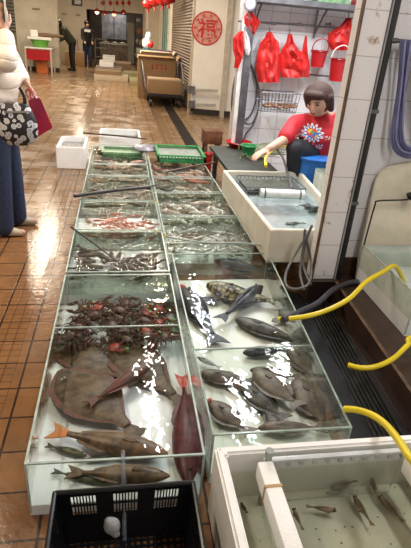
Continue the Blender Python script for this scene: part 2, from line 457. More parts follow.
tank('glass_tank', 'glass tank under the long black net pole, just behind the red prawns', [(A0 - .008, 3.88), (A1 - .005, 3.89), (A1 - .01, 4.62), (A0 - .008, 4.58)], base='brown_base', water='water_rippled', rim='rim_dark', fh=.11)
tank('glass_tank', 'shallow-looking tank of brown prawns two behind the red prawn tank', [(A0 - .008, 4.62), (A1 - .01, 4.65), (A1 - .008, 5.09), (A0 - .008, 5.04)], base='brown_base', water='water_rippled', rim='rim', fh=.11)
tank('glass_tank', 'rearmost glass tank of the left row, holding the flat green tray', [(A0 - .01, 5.08), (A1 - .008, 5.12), (A1, 6.05), (A0 - .01, 5.98)], base='brown_base', water='water_rippled', rim='rim', fh=.11)
tank('glass_tank', 'large clear tank of groupers and bream on the right beside the gutter', [(.318, 1.25), (.842, 1.245), (.962, 2.83), (.318, 2.81)], divider=.34, rim='rim_dark', glass='glass_green', base='cream_base')
tank('glass_tank', 'murky glass tank of small silver fish directly behind the grouper tank', [(.305, 2.98), (.905, 2.985), (.905, 3.50), (.298, 3.49)], base='green_base', water='water_murky', rim='rim_dark', glass='glass_green', fh=.09)
tank('glass_tank', 'glass tank of pale clams and fish, second behind the grouper tank', [(.298, 3.53), (.905, 3.54), (.905, 4.14), (.300, 4.11)], base='green_base', water='water_rippled', rim='rim', glass='glass_green', fh=.11)
tank('glass_tank', 'narrow glass tank under the round black landing net', [(.300, 4.15), (.905, 4.18), (.905, 4.63), (.300, 4.59)], base='green_base', water='water_rippled', rim='rim', fh=.11)
tank('glass_tank', 'rearmost right-row tank of small reddish shrimp with a green basket on it', [(.300, 4.65), (.905, 4.68), (.90, 5.62), (.305, 5.62)], base='brown_base', water='water_rippled', rim='rim', glass='glass_green', fh=.11)

# ================================================================= FISH
def m_fish(name, c1, c2, scale=30, spots=None, sscale=60, st=.25, rough=.22, belly=None, lo=.4, hi=.62, det=4):
    t = NT(name)
    c = t.ramp(t.noise(scale, det, .6), [(lo, c1), (hi, c2)])
    if belly:
        z = t.xyz()[1]
        c = t.mix(t.math('MULTIPLY', t.math('SUBTRACT', z, .0), belly[1], clamp=True), c, belly[0])
    if spots:
        v = t.voro(sscale)
        c = t.mix(t.math('LESS_THAN', v[0], st), c, spots)
    n = t.bump(t.voro(220)[0], .2, .001)
    return t.done(t.bsdf(c, max(rough + .18, .4), n, spec=.3))
FM = {
 'flounder': m_fish('brown_flatfish_skin', (.045, .027, .013), (.125, .082, .042), 20, (.30, .24, .19), 46, .085, .3),
 'flounder_edge': m_fish('reddish_flatfish_fin', (.13, .05, .03), (.07, .045, .028), 30, rough=.35),
 'gurnard': m_fish('red_brown_fish_skin', (.13, .035, .024), (.075, .045, .03), 22),
 'darkred': m_fish('dark_red_fish_skin', (.050, .008, .012), (.12, .024, .028), 26),
 'redfin': m_fish('bright_red_fin', (.45, .03, .03), (.55, .14, .09), 26),
 'croaker': m_fish('grey_brown_striped_fish_skin', (.15, .09, .045), (.05, .032, .02), 30, belly=((.26, .18, .12), 9)),
 'orangefin': m_fish('orange_tail_fin', (.50, .16, .04), (.42, .22, .08), 30),
 'darkgreen': m_fish('dark_green_fish_skin', (.045, .06, .035), (.10, .10, .06), 40),
 'black': m_fish('black_fish_skin', (.008, .010, .014), (.028, .03, .036), 22),
 'tiger': m_fish('black_and_yellow_mottled_skin', (.012, .012, .012), (.30, .27, .13), 38, lo=.46, hi=.56),
 'spotted': m_fish('grey_spotted_skin', (.035, .035, .03), (.10, .095, .08), 28, (.30, .28, .22), 70, .16),
 'brown': m_fish('brown_bream_skin', (.085, .065, .05), (.16, .13, .10), 20, (.23, .19, .15), 80, .12),
 'browngrey': m_fish('grey_brown_bream_skin', (.12, .10, .08), (.19, .165, .135), 20, (.26, .23, .19), 70, .14),
 'silver': m_fish('silver_fish_skin', (.36, .38, .36), (.16, .18, .17), 30),
 'olive': m_fish('olive_brown_fish_skin', (.10, .07, .035), (.20, .14, .08), 60),
 'eye': plain('fish_eye', (.02, .02, .02), .1),
 'gold_eye': plain('pale_fish_eye', (.5, .45, .3), .15),
}
PROF = {
 'deep':   [(0, .03), (.06, .16), (.16, .33), (.3, .46), (.45, .5), (.6, .45), (.75, .29), (.88, .13), (1, .10)],
 'long':   [(0, .05), (.06, .20), (.16, .38), (.3, .49), (.45, .5), (.6, .43), (.75, .28), (.9, .14), (1, .12)],
 'oval':   [(0, .06), (.05, .2), (.15, .37), (.3, .47), (.5, .5), (.68, .42), (.82, .26), (.93, .12), (1, .10)],
 'grouper': [(0, .12), (.05, .26), (.14, .40), (.28, .49), (.45, .5), (.62, .42), (.8, .26), (.92, .18), (1, .17)],
}
def fish(name, label, head, tail, z, W, T, mat='brown', fin=None, tailm=None, prof='deep', side=True, bend=.0, up=1, cat='fish', tailw=1.0, group=None, redmouth=None, pf=1.0):
    """head, tail: world points; W body width in plan, T body thickness (both share of length)"""
    fin = fin or mat; tailm = tailm or fin
    h = Vector(head); tl = Vector(tail); L = (h - tl).length
    d = (h - tl); rz = math.atan2(d.y, d.x); pitch = -math.asin(max(-.5, min(.5, d.z / L)))
    bl = L * .84
    T_ = thing(name, label, cat, (0, 0, 0), 0, group)
    T_.location = (h + tl) / 2; T_.location.z = (h.z + tl.z) / 2
    T_.rotation_euler = (0, pitch, rz)
    W *= L; T *= L
    pr = PROF[prof]
    def cx(t): return L / 2 - t * bl
    def cy(t): return bend * L * math.sin(t * PI * 1.1)
    b = bmesh.new(); rings = []; n = 22; s = 14
    for i in range(n + 1):
        t = i / n; w = table(pr, t) * W; th = T * .5 * (table(pr, t) / .5) ** .8 * (1 if t < .5 else 1 - .35 * (t - .5))
        rings.append([b.verts.new((cx(t), cy(t) + w * math.cos(2 * PI * k / s), th * math.sin(2 * PI * k / s))) for k in range(s)])
    for i in range(n):
        for k in range(s): b.faces.new((rings[i][k], rings[i][(k + 1) % s], rings[i + 1][(k + 1) % s], rings[i + 1][k]))
    b.faces.new(rings[0][::-1]); b.faces.new(rings[-1])
    finish('body', b, FM[mat], T_)
    def fan(nm, pts, m, th=.004):
        b = bmesh.new(); a = [b.verts.new((x, y, zz - th / 2)) for x, y, zz in pts]; c = [b.verts.new((x, y, zz + th / 2)) for x, y, zz in pts]
        k = len(pts); b.faces.new(a[::-1]); b.faces.new(c)
        for i in range(k): b.faces.new((a[i], a[(i + 1) % k], c[(i + 1) % k], c[i]))
        return finish(nm, b, FM[m], T_, False)
    tw = W * .42 * tailw; x0 = cx(1) + bl * .03; y0 = cy(1); xe = -L / 2
    fan('tail_fin', [(x0, y0 - W * .09, 0), (lerp(x0, xe, .5), y0 - tw * .7, 0), (xe, y0 - tw, 0), (xe + L * .035, y0 - tw * .4, 0), (xe + L * .05, y0, 0), (xe + L * .035, y0 + tw * .4, 0), (xe, y0 + tw, 0), (lerp(x0, xe, .5), y0 + tw * .7, 0), (x0, y0 + W * .09, 0)], tailm)
    if side:
        for nm, sg, a, e, hh in (('dorsal_fin', up, .26, .86, .13), ('anal_fin', -up, .55, .86, .12)):
            pts = []
            for i in range(9):
                t = lerp(a, e, i / 8); pts.append((cx(t), cy(t) + sg * (table(pr, t) * W - .004), 0))
            for i in range(8, -1, -1):
                t = lerp(a, e, i / 8); k = math.sin(PI * (i + .6) / 9.2) ** .5 * (1 + .25 * (i % 2))
                pts.append((cx(t) - L * .02, cy(t) + sg * (table(pr, t) * W + hh * W * k), 0))
            fan(nm, pts, fin, .003)
        zt = T * .46
        fan('pectoral_fin', [(cx(.27), cy(.27), zt), (cx(.33), W * .10, zt + .004), (cx(.43), W * .08, zt + .006), (cx(.44), -W * .04, zt + .005), (cx(.36), -W * .07, zt + .003)], fin, .003)
        b = bmesh.new(); sph(b, (cx(.1), up * W * .07, T * .26), max(.004, L * .014), 1); finish('eye', b, FM['eye'], T_)
    else:
        for sg in (1, -1):
            fan('pectoral_fin', [(cx(.24), sg * W * .42, 0), (cx(.28), sg * W * .5 * (1 + .9 * pf), -.002), (cx(.36), sg * W * .5 * (1 + 1.3 * pf), -.004), (cx(.42), sg * W * .5 * (1 + .8 * pf), -.004), (cx(.34), sg * W * .45, 0)], fin, .003)
            b = bmesh.new(); sph(b, (cx(.1), sg * W * .22, T * .24), max(.004, L * .015), 1); finish('eye', b, FM['eye'], T_)
        b = bmesh.new()
        pts = [(cx(lerp(.28, .85, i / 8)), cy(lerp(.28, .85, i / 8)), table(pr, lerp(.28, .85, i / 8)) * T * .9) for i in range(9)]
        top = [(x - L * .02, y, zz + T * .22 * math.sin(PI * (i + .6) / 9.2)) for i, (x, y, zz) in enumerate(pts)]
        for dy in (0,):
            va = [[b.verts.new((x, y + e, zz)) for x, y, zz in pts + top[::-1]] for e in (-.002, .002)]
            b.faces.new(va[0]); b.faces.new(va[1][::-1]); k = len(va[0])
            for i in range(k): b.faces.new((va[0][i], va[0][(i + 1) % k], va[1][(i + 1) % k], va[1][i]))
        finish('dorsal_fin', b, FM[fin], T_, False)
    if redmouth:
        b = bmesh.new(); sph(b, (cx(.02), 0, 0), (L * .045, W * .2, T * .3), 2); finish('mouth', b, FM[redmouth], T_)
    return T_

def flatfish(name, label, head, tail, z, W, lift=0, tilt=0, mat='flounder'):
    h = Vector(head); tl = Vector(tail); d = h - tl; L = d.length
    T_ = thing(name, label, 'flatfish', (h + tl) / 2, math.atan2(d.y, d.x)); T_.location.z = z
    T_.rotation_euler.x = tilt
    pr = [(0, .05), (.06, .20), (.2, .42), (.4, .5), (.58, .46), (.75, .28), (.9, .11), (1, .08)]
    bl = L * .87; W *= L
    def ringmesh(nm, wk, th, m, shrink=0):
        b = bmesh.new(); n = 26; s = 20; rings = []
        for i in range(n + 1):
            t = i / n; w = table(pr, t) * W * wk; x = L / 2 - lerp(shrink, 1 - shrink * .3, t) * bl
            rings.append([b.verts.new((x, w * math.cos(2 * PI * k / s) * (1 + .02 * math.sin(i * 2.4)), th * (.25 + table(pr, t) * 1.5) * math.sin(2 * PI * k / s) + .006 * math.sin(x * 25))) for k in range(s)])
        for i in range(n):
            for k in range(s): b.faces.new((rings[i][k], rings[i][(k + 1) % s], rings[i + 1][(k + 1) % s], rings[i + 1][k]))
        b.faces.new(rings[0][::-1]); b.faces.new(rings[-1])
        return finish(nm, b, FM[m], T_)
    ringmesh('body', .86, .011, mat, .02)
    ringmesh('fringe_fin', 1.04, .0025, 'flounder_edge')
    b = bmesh.new(); x0 = L / 2 - bl + .005; xe = -L / 2; tw = W * .17
    for z_ in (1,):
        prism(b, [(x0, -W * .06), (xe + .01, -tw), (xe, -tw * .5), (xe - .004, 0), (xe, tw * .5), (xe + .01, tw), (x0, W * .06)], -.0025, .0025)
    finish('tail_fin', b, FM[mat], T_, False)
    for sy in (.10, .19):
        b = bmesh.new(); sph(b, (L / 2 - bl * .15, W * sy * .6 + .006, .012), .007, 1); finish('eye', b, FM['gold_eye'], T_)
    return T_
def ft(nm, lb, hp, tp, z, *a, **k): return fish(nm, lb, at(*hp, z), at(*tp, z), z, *a, **k)
flatfish('flatfish', 'brown flatfish lying under the big one, at the upper left of the tank', at(57, 343, .06), at(136, 384, .06), .062, .42)
flatfish('flatfish', 'brown flatfish at the upper right of the front left tank, nose at the divider', at(112, 341, .06), at(184, 406, .06), .066, .42)
flatfish('flatfish', 'largest brown flatfish, lying in the middle over the other flatfish', at(60, 371, .085), at(139, 437, .085), .088, .50)
ft('gurnard_fish', 'slim reddish fish lying across the backs of the flatfish', (154, 362), (86, 405), .112, .155, .12, 'gurnard', prof='long')
ft('red_fish', 'dark red fish with bright red tail along the right side of the tank', (188, 486), (185, 374), .08, .185, .13, 'darkred', tailm='redfin', prof='long', up=1, side=True)
ft('croaker_fish', 'grey-brown fish with an orange tail at the front of the flatfish tank', (168, 454), (49, 430), .085, .22, .13, 'croaker', tailm='orangefin', prof='long', up=1)
ft('croaker_fish', 'grey-brown fish standing for a refracted image in the front glass of the flatfish tank', (170, 476), (66, 472), .075, .20, .13, 'croaker', prof='long')  # added fish, models the refracted double seen through the front pane
ft('small_fish', 'small dark green fish left of the orange-tailed fish', (87, 456), (46, 445), .06, .17, .12, 'darkgreen', prof='long')
ft('small_fish', 'small dark green fish under the belly of the orange-tailed fish', (112, 459), (76, 460), .06, .17, .12, 'darkgreen', prof='long')
ft('small_fish', 'slim dark green fish standing for a refracted image low at the left front glass', (108, 483), (52, 471), .058, .14, .10, 'darkgreen', prof='long')  # also added, a small dark fish in place of a refracted double
# grouper tank, rear part
ft('black_fish', 'plump black fish in the far right corner of the grouper tank', (214, 261), (270, 272), .09, .26, .2, 'black', prof='oval', side=True)
ft('tiger_grouper', 'black and yellow mottled grouper, the largest fish of the grouper tank', (207, 285), (279, 303), .10, .30, .22, 'tiger', prof='grouper', side=True, bend=.05, up=1)
ft('black_fish', 'slim black fish pointing diagonally below the mottled grouper', (262, 286), (219, 320), .10, .19, .16, 'black', prof='long', side=False)
ft('black_fish', 'black fish with a red mouth beside the left glass of the grouper tank', (181, 288), (219, 345), .075, .25, .16, 'black', prof='long', side=False, redmouth='redfin')
ft('spotted_grouper', 'grey spotted grouper just behind the divider of the right tank', (236, 320), (305, 344), .075, .26, .18, 'spotted', prof='grouper', side=True)
ft('black_fish', 'dark fish beneath the end of the upper yellow hose', (280, 310), (306, 344), .075, .24, .18, 'darkgreen', prof='oval', side=False)
# grouper tank, front part
ft('black_fish', 'dark fish just in front of the divider, under the spotted grouper', (243, 353), (287, 349), .075, .3, .2, 'black', prof='oval')
ft('bream_fish', 'brown bream nosing up by the divider on the right', (288, 347), (319, 383), .075, .33, .2, 'brown', prof='deep')
ft('bream_fish', 'brown bream with a reddish head at the left glass below the divider', (200, 374), (256, 382), .075, .33, .2, 'brown', prof='grouper', redmouth='redfin')
ft('bream_fish', 'brown bream behind the middle of the front right tank', (250, 370), (303, 377), .075, .30, .18, 'brown', prof='oval')
ft('bream_fish', 'large round grey-brown bream in the middle of the front right tank', (254, 370), (301, 408), .10, .40, .2, 'browngrey', prof='oval')
ft('bream_fish', 'large dark bream at the right glass of the front right tank', (296, 379), (329, 430), .07, .42, .2, 'brown', prof='oval', up=-1)
ft('bream_fish', 'dark bream lying below the round grey-brown bream', (241, 385), (287, 420), .075, .36, .18, 'spotted', prof='oval')
ft('bream_fish', 'brown bream with red fins in the near left corner of the right tank', (208, 401), (252, 434), .075, .40, .2, 'brown', fin='brown', redmouth='redfin', prof='deep')
ft('bream_fish', 'small dark bream near the front glass, between two larger bream', (284, 436), (262, 406), .075, .36, .2, 'spotted', prof='oval')
ft('bream_fish', 'brown fish lying along the front glass of the right tank', (258, 428), (326, 428), .075, .24, .18, 'brown', prof='long')
ft('silver_fish', 'small silver fish by the left glass just below the divider', (197, 357), (221, 368), .075, .22, .14, 'silver', prof='long')
ft('bream_fish', 'brown bream half hidden in the middle left of the front right tank', (222, 372), (262, 398), .075, .34, .18, 'brown', prof='oval')

# ================================================================= CRABS and PRAWNS
MT['crab'] = m_fish('dark_crab_shell', (.05, .014, .012), (.085, .06, .035), 60, rough=.25)
MT['crab_red'] = m_fish('red_crab_shell', (.30, .035, .02), (.10, .05, .03), 45, rough=.25)
MT['crab_leg'] = m_fish('crab_leg_shell', (.12, .045, .025), (.05, .05, .03), 70, rough=.3)
MT['band'] = plain('green_rubber_band', (.12, .42, .14), .5)
def make_crab(kind):
    T_ = thing('crab', 'crab', 'crab')
    b = bmesh.new(); sph(b, (0, 0, .018), (.036, .027, .014), 3)
    for sx in (-1, 1):
        for k in range(4):
            a = .25 + k * .35; p = Vector((sx * .034 * math.cos(a), .027 * math.sin(a), .018)); tube(b, [p, p * 1.22], .003, 5, 0, .0005)
    finish('shell', b, 'crab_red' if kind else 'crab', T_)
    for sx in (-1, 1):
        for k in range(4):
            b = bmesh.new(); a = -1.0 + k * .42
            p = Vector((sx * .03 * math.cos(a), .02 * math.sin(a), .016)); d = Vector((sx * math.cos(a), math.sin(a) * 1.1, 0))
            tube(b, [p, p + d * .022 + Vector((0, 0, .018)), p + d * .042 + Vector((0, 0, .006)), p + d * .058 + Vector((0, 0, -.012))], .0042, 6, 3, .0012)
            finish('leg', b, 'crab_leg', T_)
        b = bmesh.new(); p = Vector((sx * .024, .02, .016))
        tube(b, [p, p + Vector((sx * .02, .014, .006)), p + Vector((sx * .012, .032, .004))], .006, 8, 3, .007)
        sph(b, p + Vector((sx * .006, .040, .004)), (.010, .014, .008), 2)
        tube(b, [p + Vector((sx * .008, .048, .004)), p + Vector((sx * .002, .060, .004)), p + Vector((-sx * .008, .066, .004))], .005, 6, 3, .001)
        tube(b, [p + Vector((sx * .0, .046, .002)), p + Vector((-sx * .008, .054, .002)), p + Vector((-sx * .012, .060, .002))], .004, 6, 3, .001)
        c = finish('claw', b, 'crab_red' if kind else 'crab', T_)
        if kind:
            b = bmesh.new(); tube(b, [p + Vector((sx * -.003, .044, .003)), p + Vector((sx * .014, .044, .003))], .0095, 8, 0); finish('rubber_band', b, 'band', c)
    return T_
crabs = [make_crab(0), make_crab(1)]
used = [0, 0]; n = 0
rnd = random.Random(3)
clusters = [(-.19, 2.22, .085, .19), (.0, 2.23, .075, .20), (.18, 2.23, .065, .20)]
for i in range(54):
    cxx, cyy, rx, ry = clusters[i % 3]
    k = 1 if (i % 3 == 2 and i % 2 == 0) or i % 11 == 4 else 0
    c = crabs[k] if not used[k] else copy_tree(crabs[k]); used[k] = 1
    lay = i // 20
    c.location = (max(-.255, min(.235, cxx + rnd.uniform(-rx, rx))), max(2.04, min(2.46, cyy + rnd.uniform(-ry, ry))), .048 + lay * .03)
    c.rotation_euler = (rnd.uniform(-.3, .3), rnd.uniform(-.3, .3), rnd.uniform(0, 6.28)); s = rnd.uniform(.85, 1.15); c.scale = (s, s, s)
    c['label'] = 'dark live crab piled behind the divider of the front left tank' if k == 0 else 'reddish crab with green-banded claws piled behind the divider of the front left tank'
    c['group'] = 'dark crabs in the front left tank' if k == 0 else 'banded reddish crabs in the front left tank'
def prawn_mesh(bend=1, fat=1):
    b = bmesh.new(); pts = []
    for i in range(8):
        t = i / 7; a = bend * (t - .3) * 1.6
        pts.append(Vector((.045 - .09 * t, .02 * bend * math.sin(t * 2.4), .008)))
    tube(b, pts, lambda t: fat * (.003 + .0075 * math.sin(PI * min(1, t * .8 + .18))) * (1 + .12 * math.sin(t * 44)), 8, 3)
    e = pts[-1]; d = (pts[-1] - pts[-2]).normalized(); s = Vector((-d.y, d.x, 0))
    for k in (-1, 0, 1):
        q = e + d * .014 + s * .009 * k
        tube(b, [e, q], .003, 5, 0, .004)
    for k in range(6):
        p = pts[1 + k // 2]; sd = 1 if k % 2 else -1
        tube(b, [p, p + Vector((.004, sd * .014, -.005))], .0012, 4, 0, .0006)
    return b
def prawns(kind, label, group, n, x0, x1, y0, y1, z0, z1, mats, whisk=.08, size=1, fat=1, cat='prawn', seed=1, clusters=None):
    r = random.Random(seed); protos = []
    for j, m in enumerate(mats):
        T_ = thing(kind, label, cat, (0, 0, 0), 0, group)
        finish('body', prawn_mesh(1 if j % 2 else -.6, fat), m, T_)
        if whisk:
            b = bmesh.new()
            for s in (-1, 1):
                tube(b, [(.044, 0, .009), (.044 + whisk * .4, s * whisk * .25, .016), (.04 + whisk * .8, s * whisk * .6, .010)], .0008, 4, 3, .0004)
            finish('whiskers', b, m, T_)
        protos.append(T_)
    for i in range(n):
        T_ = protos[i] if i < len(protos) else copy_tree(protos[i % len(protos)])
        if clusters:
            c = clusters[i % len(clusters)]; x = r.gauss(c[0], c[2]); y = r.gauss(c[1], c[3])
        else: x = r.uniform(x0, x1); y = r.uniform(y0, y1)
        m_ = .045 * size
        T_.location = (max(x0 + m_, min(x1 - m_, x)), max(y0 + m_, min(y1 - m_, y)), r.uniform(z0, z1))
        T_.rotation_euler = (r.uniform(-.5, .5), r.uniform(-.2, .2), r.uniform(0, 6.28)); s = size * r.uniform(.8, 1.2); T_.scale = (s, s, s)
MT['prawn_dark'] = m_fish('dark_brown_prawn_shell', (.028, .018, .010), (.08, .052, .028), 60, rough=.25)
MT['prawn_brown'] = m_fish('brown_prawn_shell', (.09, .065, .035), (.19, .15, .09), 60, rough=.25)
MT['prawn_red'] = m_fish('red_prawn_shell', (.34, .06, .03), (.46, .16, .10), 60, rough=.25)
MT['prawn_pink'] = m_fish('pink_brown_prawn_shell', (.30, .15, .10), (.38, .24, .17), 60, rough=.25)
MT['prawn_grey'] = m_fish('grey_prawn_shell', (.14, .12, .09), (.30, .27, .22), 60, rough=.25)
MT['prawn_pale'] = m_fish('pale_silver_fish_skin', (.55, .56, .50), (.34, .35, .30), 60, rough=.2)
MT['prawn_clam'] = m_fish('pale_brown_shellfish', (.42, .38, .30), (.22, .18, .13), 60, rough=.3)
xl, xr = A0 + .02, A1 - .02
prawns('prawn', 'dark brown long-whiskered prawn heaped in the tank right behind the crabs', 'dark prawns in the second left tank', 60, xl, xr, 2.58, 3.17, .095, .155, ['prawn_dark', 'prawn_dark'], .13, 1.3, seed=5,
       clusters=[(-.20, 3.0, .05, .08), (-.22, 2.88, .04, .08), (-.08, 2.92, .07, .05), (.04, 2.86, .06, .05), (.12, 2.80, .06, .06), (.18, 2.90, .06, .06)])
prawns('prawn', 'bright red prawn heaped in the middle of the third left tank', 'red prawns in the third left tank', 60, xl, xr, 3.24, 3.83, .095, .15, ['prawn_red', 'prawn_red'], .09, 1.0, seed=6,
       clusters=[(-.02, 3.58, .09, .09), (.06, 3.48, .09, .07), (-.04, 3.66, .06, .06)])
prawns('prawn', 'pinkish brown prawn lying around the red ones in the third left tank', 'pink-brown prawns in the third left tank', 26, xl, xr, 3.24, 3.83, .095, .14, ['prawn_pink', 'prawn_brown'], .09, 1.0, seed=7)
prawns('prawn', 'brown prawn heaped in the tank under the long black net pole', 'brown prawns under the net pole', 60, xl, xr, 3.92, 4.56, .115, .165, ['prawn_brown', 'prawn_dark', 'prawn_grey'], .06, 1.45, seed=8)
prawns('prawn', 'pink-brown prawn heaped in the fifth left tank, ahead of the green tray', 'pink-brown prawns in the fifth left tank', 50, xl, xr, 4.66, 5.02, .115, .165, ['prawn_brown', 'prawn_pink', 'prawn_dark'], .05, 1.5, seed=9)
prawns('prawn', 'brown prawn in the rearmost left tank around the green tray', 'brown prawns in the rearmost left tank', 50, xl, xr, 5.14, 5.96, .115, .165, ['prawn_dark', 'prawn_pink'], 0, 1.8, seed=10)
prawns('small_silver_fish', 'small silver fish shoaling in the murky tank behind the groupers', 'silver fish behind the groupers', 60, .32, .89, 3.0, 3.48, .10, .16, ['prawn_pale', 'prawn_brown'], 0, 1.1, .8, 'fish', seed=11)
prawns('small_pale_fish', 'pale fish crowded in the second tank behind the groupers', 'pale fish in the second tank behind the groupers', 45, .32, .89, 3.56, 4.10, .115, .165, ['prawn_pale', 'prawn_clam', 'prawn_brown'], 0, 1.7, 1.1, 'fish', seed=12)
prawns('small_pale_fish', 'pale brown fish crowded in the narrow tank under the round net', 'pale brown fish under the round net', 40, .32, .89, 4.20, 4.58, .115, .165, ['prawn_clam', 'prawn_brown'], 0, 1.7, 1.1, 'fish', seed=13)
prawns('prawn', 'small reddish shrimp in the tank under the green basket', 'reddish shrimp under the green basket', 50, .32, .88, 4.70, 5.60, .115, .165, ['prawn_pink', 'prawn_clam', 'prawn_red'], 0, 1.6, seed=14)

# ================================================================= FOAM BOXES, BASKETS
def open_box(name, label, cat, x0, x1, y0, y1, z0, z1, wall, m, floor=.03, bev=.008, group=None):
    T_ = thing(name, label, cat, (x0, y0, z0), 0, group); w = x1 - x0; d = y1 - y0; h = z1 - z0
    b = bmesh.new(); o = 0
    lo = [(0, 0), (w, 0), (w, d), (0, d)]; li = [(wall, wall), (w - wall, wall), (w - wall, d - wall), (wall, d - wall)]
    A = [b.verts.new((x, y, 0)) for x, y in lo]; B = [b.verts.new((x, y, h)) for x, y in lo]; Cc = [b.verts.new((x, y, h)) for x, y in li]; D = [b.verts.new((x, y, floor)) for x, y in li]
    b.faces.new(A[::-1]); b.faces.new(D)
    for i in range(4):
        j = (i + 1) % 4
        b.faces.new((A[i], A[j], B[j], B[i])); b.faces.new((B[i], B[j], Cc[j], Cc[i])); b.faces.new((Cc[i], Cc[j], D[j], D[i]))
    bmesh.ops.bevel(b, geom=[e for e in b.edges], offset=bev, segments=2, affect='EDGES')
    finish('box_body', b, m, T_); return T_
def water_in(T_, x0, x1, y0, y1, z0, z1, m):
    b = bmesh.new(); box(b, x0, x1, y0, y1, z0, z1); return finish('water', b, m, T_, False)
# near foam box
FB = open_box('foam_box', 'large white foam box of water in the near right corner', 'foam box', .298, 1.06, .50, 1.14, 0, .30, .034, 'styro')
MT['grit'] = None
def m_grit():
    t = NT('gritty_grey_box_bottom'); c = t.ramp(t.noise(8, 5), [(.35, (.58, .57, .47)), (.65, (.76, .75, .64))])
    v = t.voro(45); c = t.mix(t.math('LESS_THAN', v[0], .12), c, (.75, .74, .68))
    v2 = t.voro(33, t.mapv(loc=(3, 1, 0))); c = t.mix(t.math('LESS_THAN', v2[0], .12), c, (.06, .06, .05))
    return t.done(t.bsdf(c, .6))
MT['grit'] = m_grit()
b = bmesh.new(); box(b, .035, .727, .035, .605, .031, .095); finish('grit', b, 'grit', FB, False)
water_in(FB, .036, .726, .036, .604, .0955, .215, clear('warm_box_water', (.97, .97, .93), 1.33, .01, wave=.2, wscale=14))
# inner clear tray with two foam floats
TR = thing('plastic_tray', 'translucent plastic tray floating inside the near foam box', 'tray', (.462, .60, .10))
MT['tray'] = clear('translucent_tray_plastic', (.94, .95, .945), 1.35, .1, murk=.06, murkc=(.8, .8, .8))
b = bmesh.new()
w, d, h = .47, .47, .185
for (x0, x1, y0, y1) in ((0, w, 0, .004), (0, w, d - .004, d), (0, .004, .004, d - .004), (w - .004, w, .004, d - .004)): box(b, x0, x1, y0, y1, 0, h)
box(b, 0, w, 0, d, 0, .004)
finish('tray_shell', b, 'tray', TR, False)
b = bmesh.new()
for (x0, x1, y0, y1) in ((-.012, w + .012, -.012, .004), (-.012, w + .012, d - .004, d + .014), (-.012, .004, .004, d - .004), (w - .004, w + .012, .004, d - .004)): box(b, x0, x1, y0, y1, h, h + .012, .003)
for i in range(11): box(b, .02 + i * .045, .035 + i * .045, d - .002, d + .012, h - .02, h)
finish('tray_rim', b, plain('cloudy_white_plastic', (.62, .64, .65), .3), TR)
fl = bmesh.new(); box(fl, -.040, .012, -.03, d - .01, h - .045, h + .022, .008); f1 = finish('foam_float', fl, 'styro', TR)
tanb = plain('tan_rubber_band', (.50, .30, .12), .5)
for yy in (.08, .36): b = bmesh.new(); box(b, -.0415, .0135, yy, yy + .009, h - .047, h + .0245); finish('rubber_band', b, tanb, f1, False)
fl = bmesh.new(); box(fl, w - .012, w + .036, -.03, d - .03, h - .045, h + .022, .008); f1 = finish('foam_float', fl, 'styro', TR)
b = bmesh.new(); box(b, w - .0135, w + .0375, .10, .109, h - .047, h + .0245); finish('rubber_band', b, tanb, f1, False)
for lb, hp, tp in (('olive fish near the top of the clear tray', (330, 490), (357, 480)), ('olive fish at the left of the clear tray, lying level', (337, 511), (306, 506)),
                   ('olive fish in the middle of the clear tray, slanting down', (353, 495), (373, 526)), ('dark olive fish upright near the right of the clear tray', (371, 477), (378, 499)),
                   ('greenish fish in the right of the clear tray, largest of the five', (378, 495), (404, 522)), ('dim olive fish against the left wall of the clear tray', (293, 508), (303, 530))):
    ft('tray_fish', lb, hp, tp, .125, .19, .15, 'olive', prof='long', side=False, pf=.15, tailw=.7)
ft('tray_fish', 'tiny dark fish outside the clear tray at the left of the foam box', (241, 503), (247, 513), .11, .3, .2, 'darkgreen', prof='long')
# grey standpipe between box and tank
tt = thing('standpipe', 'short grey-green plastic pipe between the foam box and the tank', 'pipe', at(270, 462, .26)); tt.location = (.462, 1.07, 0)
b = bmesh.new(); tube(b, [(0, 0, .04), (0, .0, .33)], .011, 12, 0); finish('pipe', b, plain('grey_green_plastic', (.30, .34, .30), .3), tt)
b = bmesh.new(); tube(b, [(0, 0, .325), (0, 0, .34)], .014, 12, 0); finish('collar', b, bpy.data.materials['grey_green_plastic'], tt)

# black crate with slots
BK = thing('black_basket', 'black plastic basket with slotted walls at the bottom of the picture', 'basket', (.012, .84, 0))
M('black_plastic', (.010, .010, .012), .32, .3, 20)
bx, by, bh = .215, .245, .205; fl = .88
b = bmesh.new()
def wall_pts(side, s, z):
    k = fl + (1 - fl) * z / bh
    if side == 'b': return Vector((lerp(-bx, bx, s) * k, by * k, z))
    if side == 'f': return Vector((lerp(-bx, bx, s) * k, -by * k, z))
    if side == 'l': return Vector((-bx * k, lerp(-by, by, s) * k, z))
    return Vector((bx * k, lerp(-by, by, s) * k, z))
def panel(bm, side, s0, s1, z0, z1, th=.004):
    nrm = {'b': Vector((0, 1, 0)), 'f': Vector((0, -1, 0)), 'l': Vector((-1, 0, 0)), 'r': Vector((1, 0, 0))}[side] * th
    a = [wall_pts(side, s0, z0), wall_pts(side, s1, z0), wall_pts(side, s1, z1), wall_pts(side, s0, z1)]
    hull8(bm, a, [p + nrm for p in a])
for sd, nwin in (('b', 3), ('f', 3), ('l', 3), ('r', 3)):
    wins = [(.10, .28), (.41, .59), (.72, .90)]
    panel(b, sd, 0, 1, 0, .115); panel(b, sd, 0, 1, .185, bh)
    prev = 0
    for a, e in wins + [(1, 1)]:
        panel(b, sd, prev, a, .115, .185); prev = e
    for a, e in wins:
        for i in range(1, 8): panel(b, sd, lerp(a, e, i / 8) - .005, lerp(a, e, i / 8) + .005, .115, .185)
        panel(b, sd, a, e, .146, .153)
finish('basket_walls', b, 'black_plastic', BK, False)
b = bmesh.new()
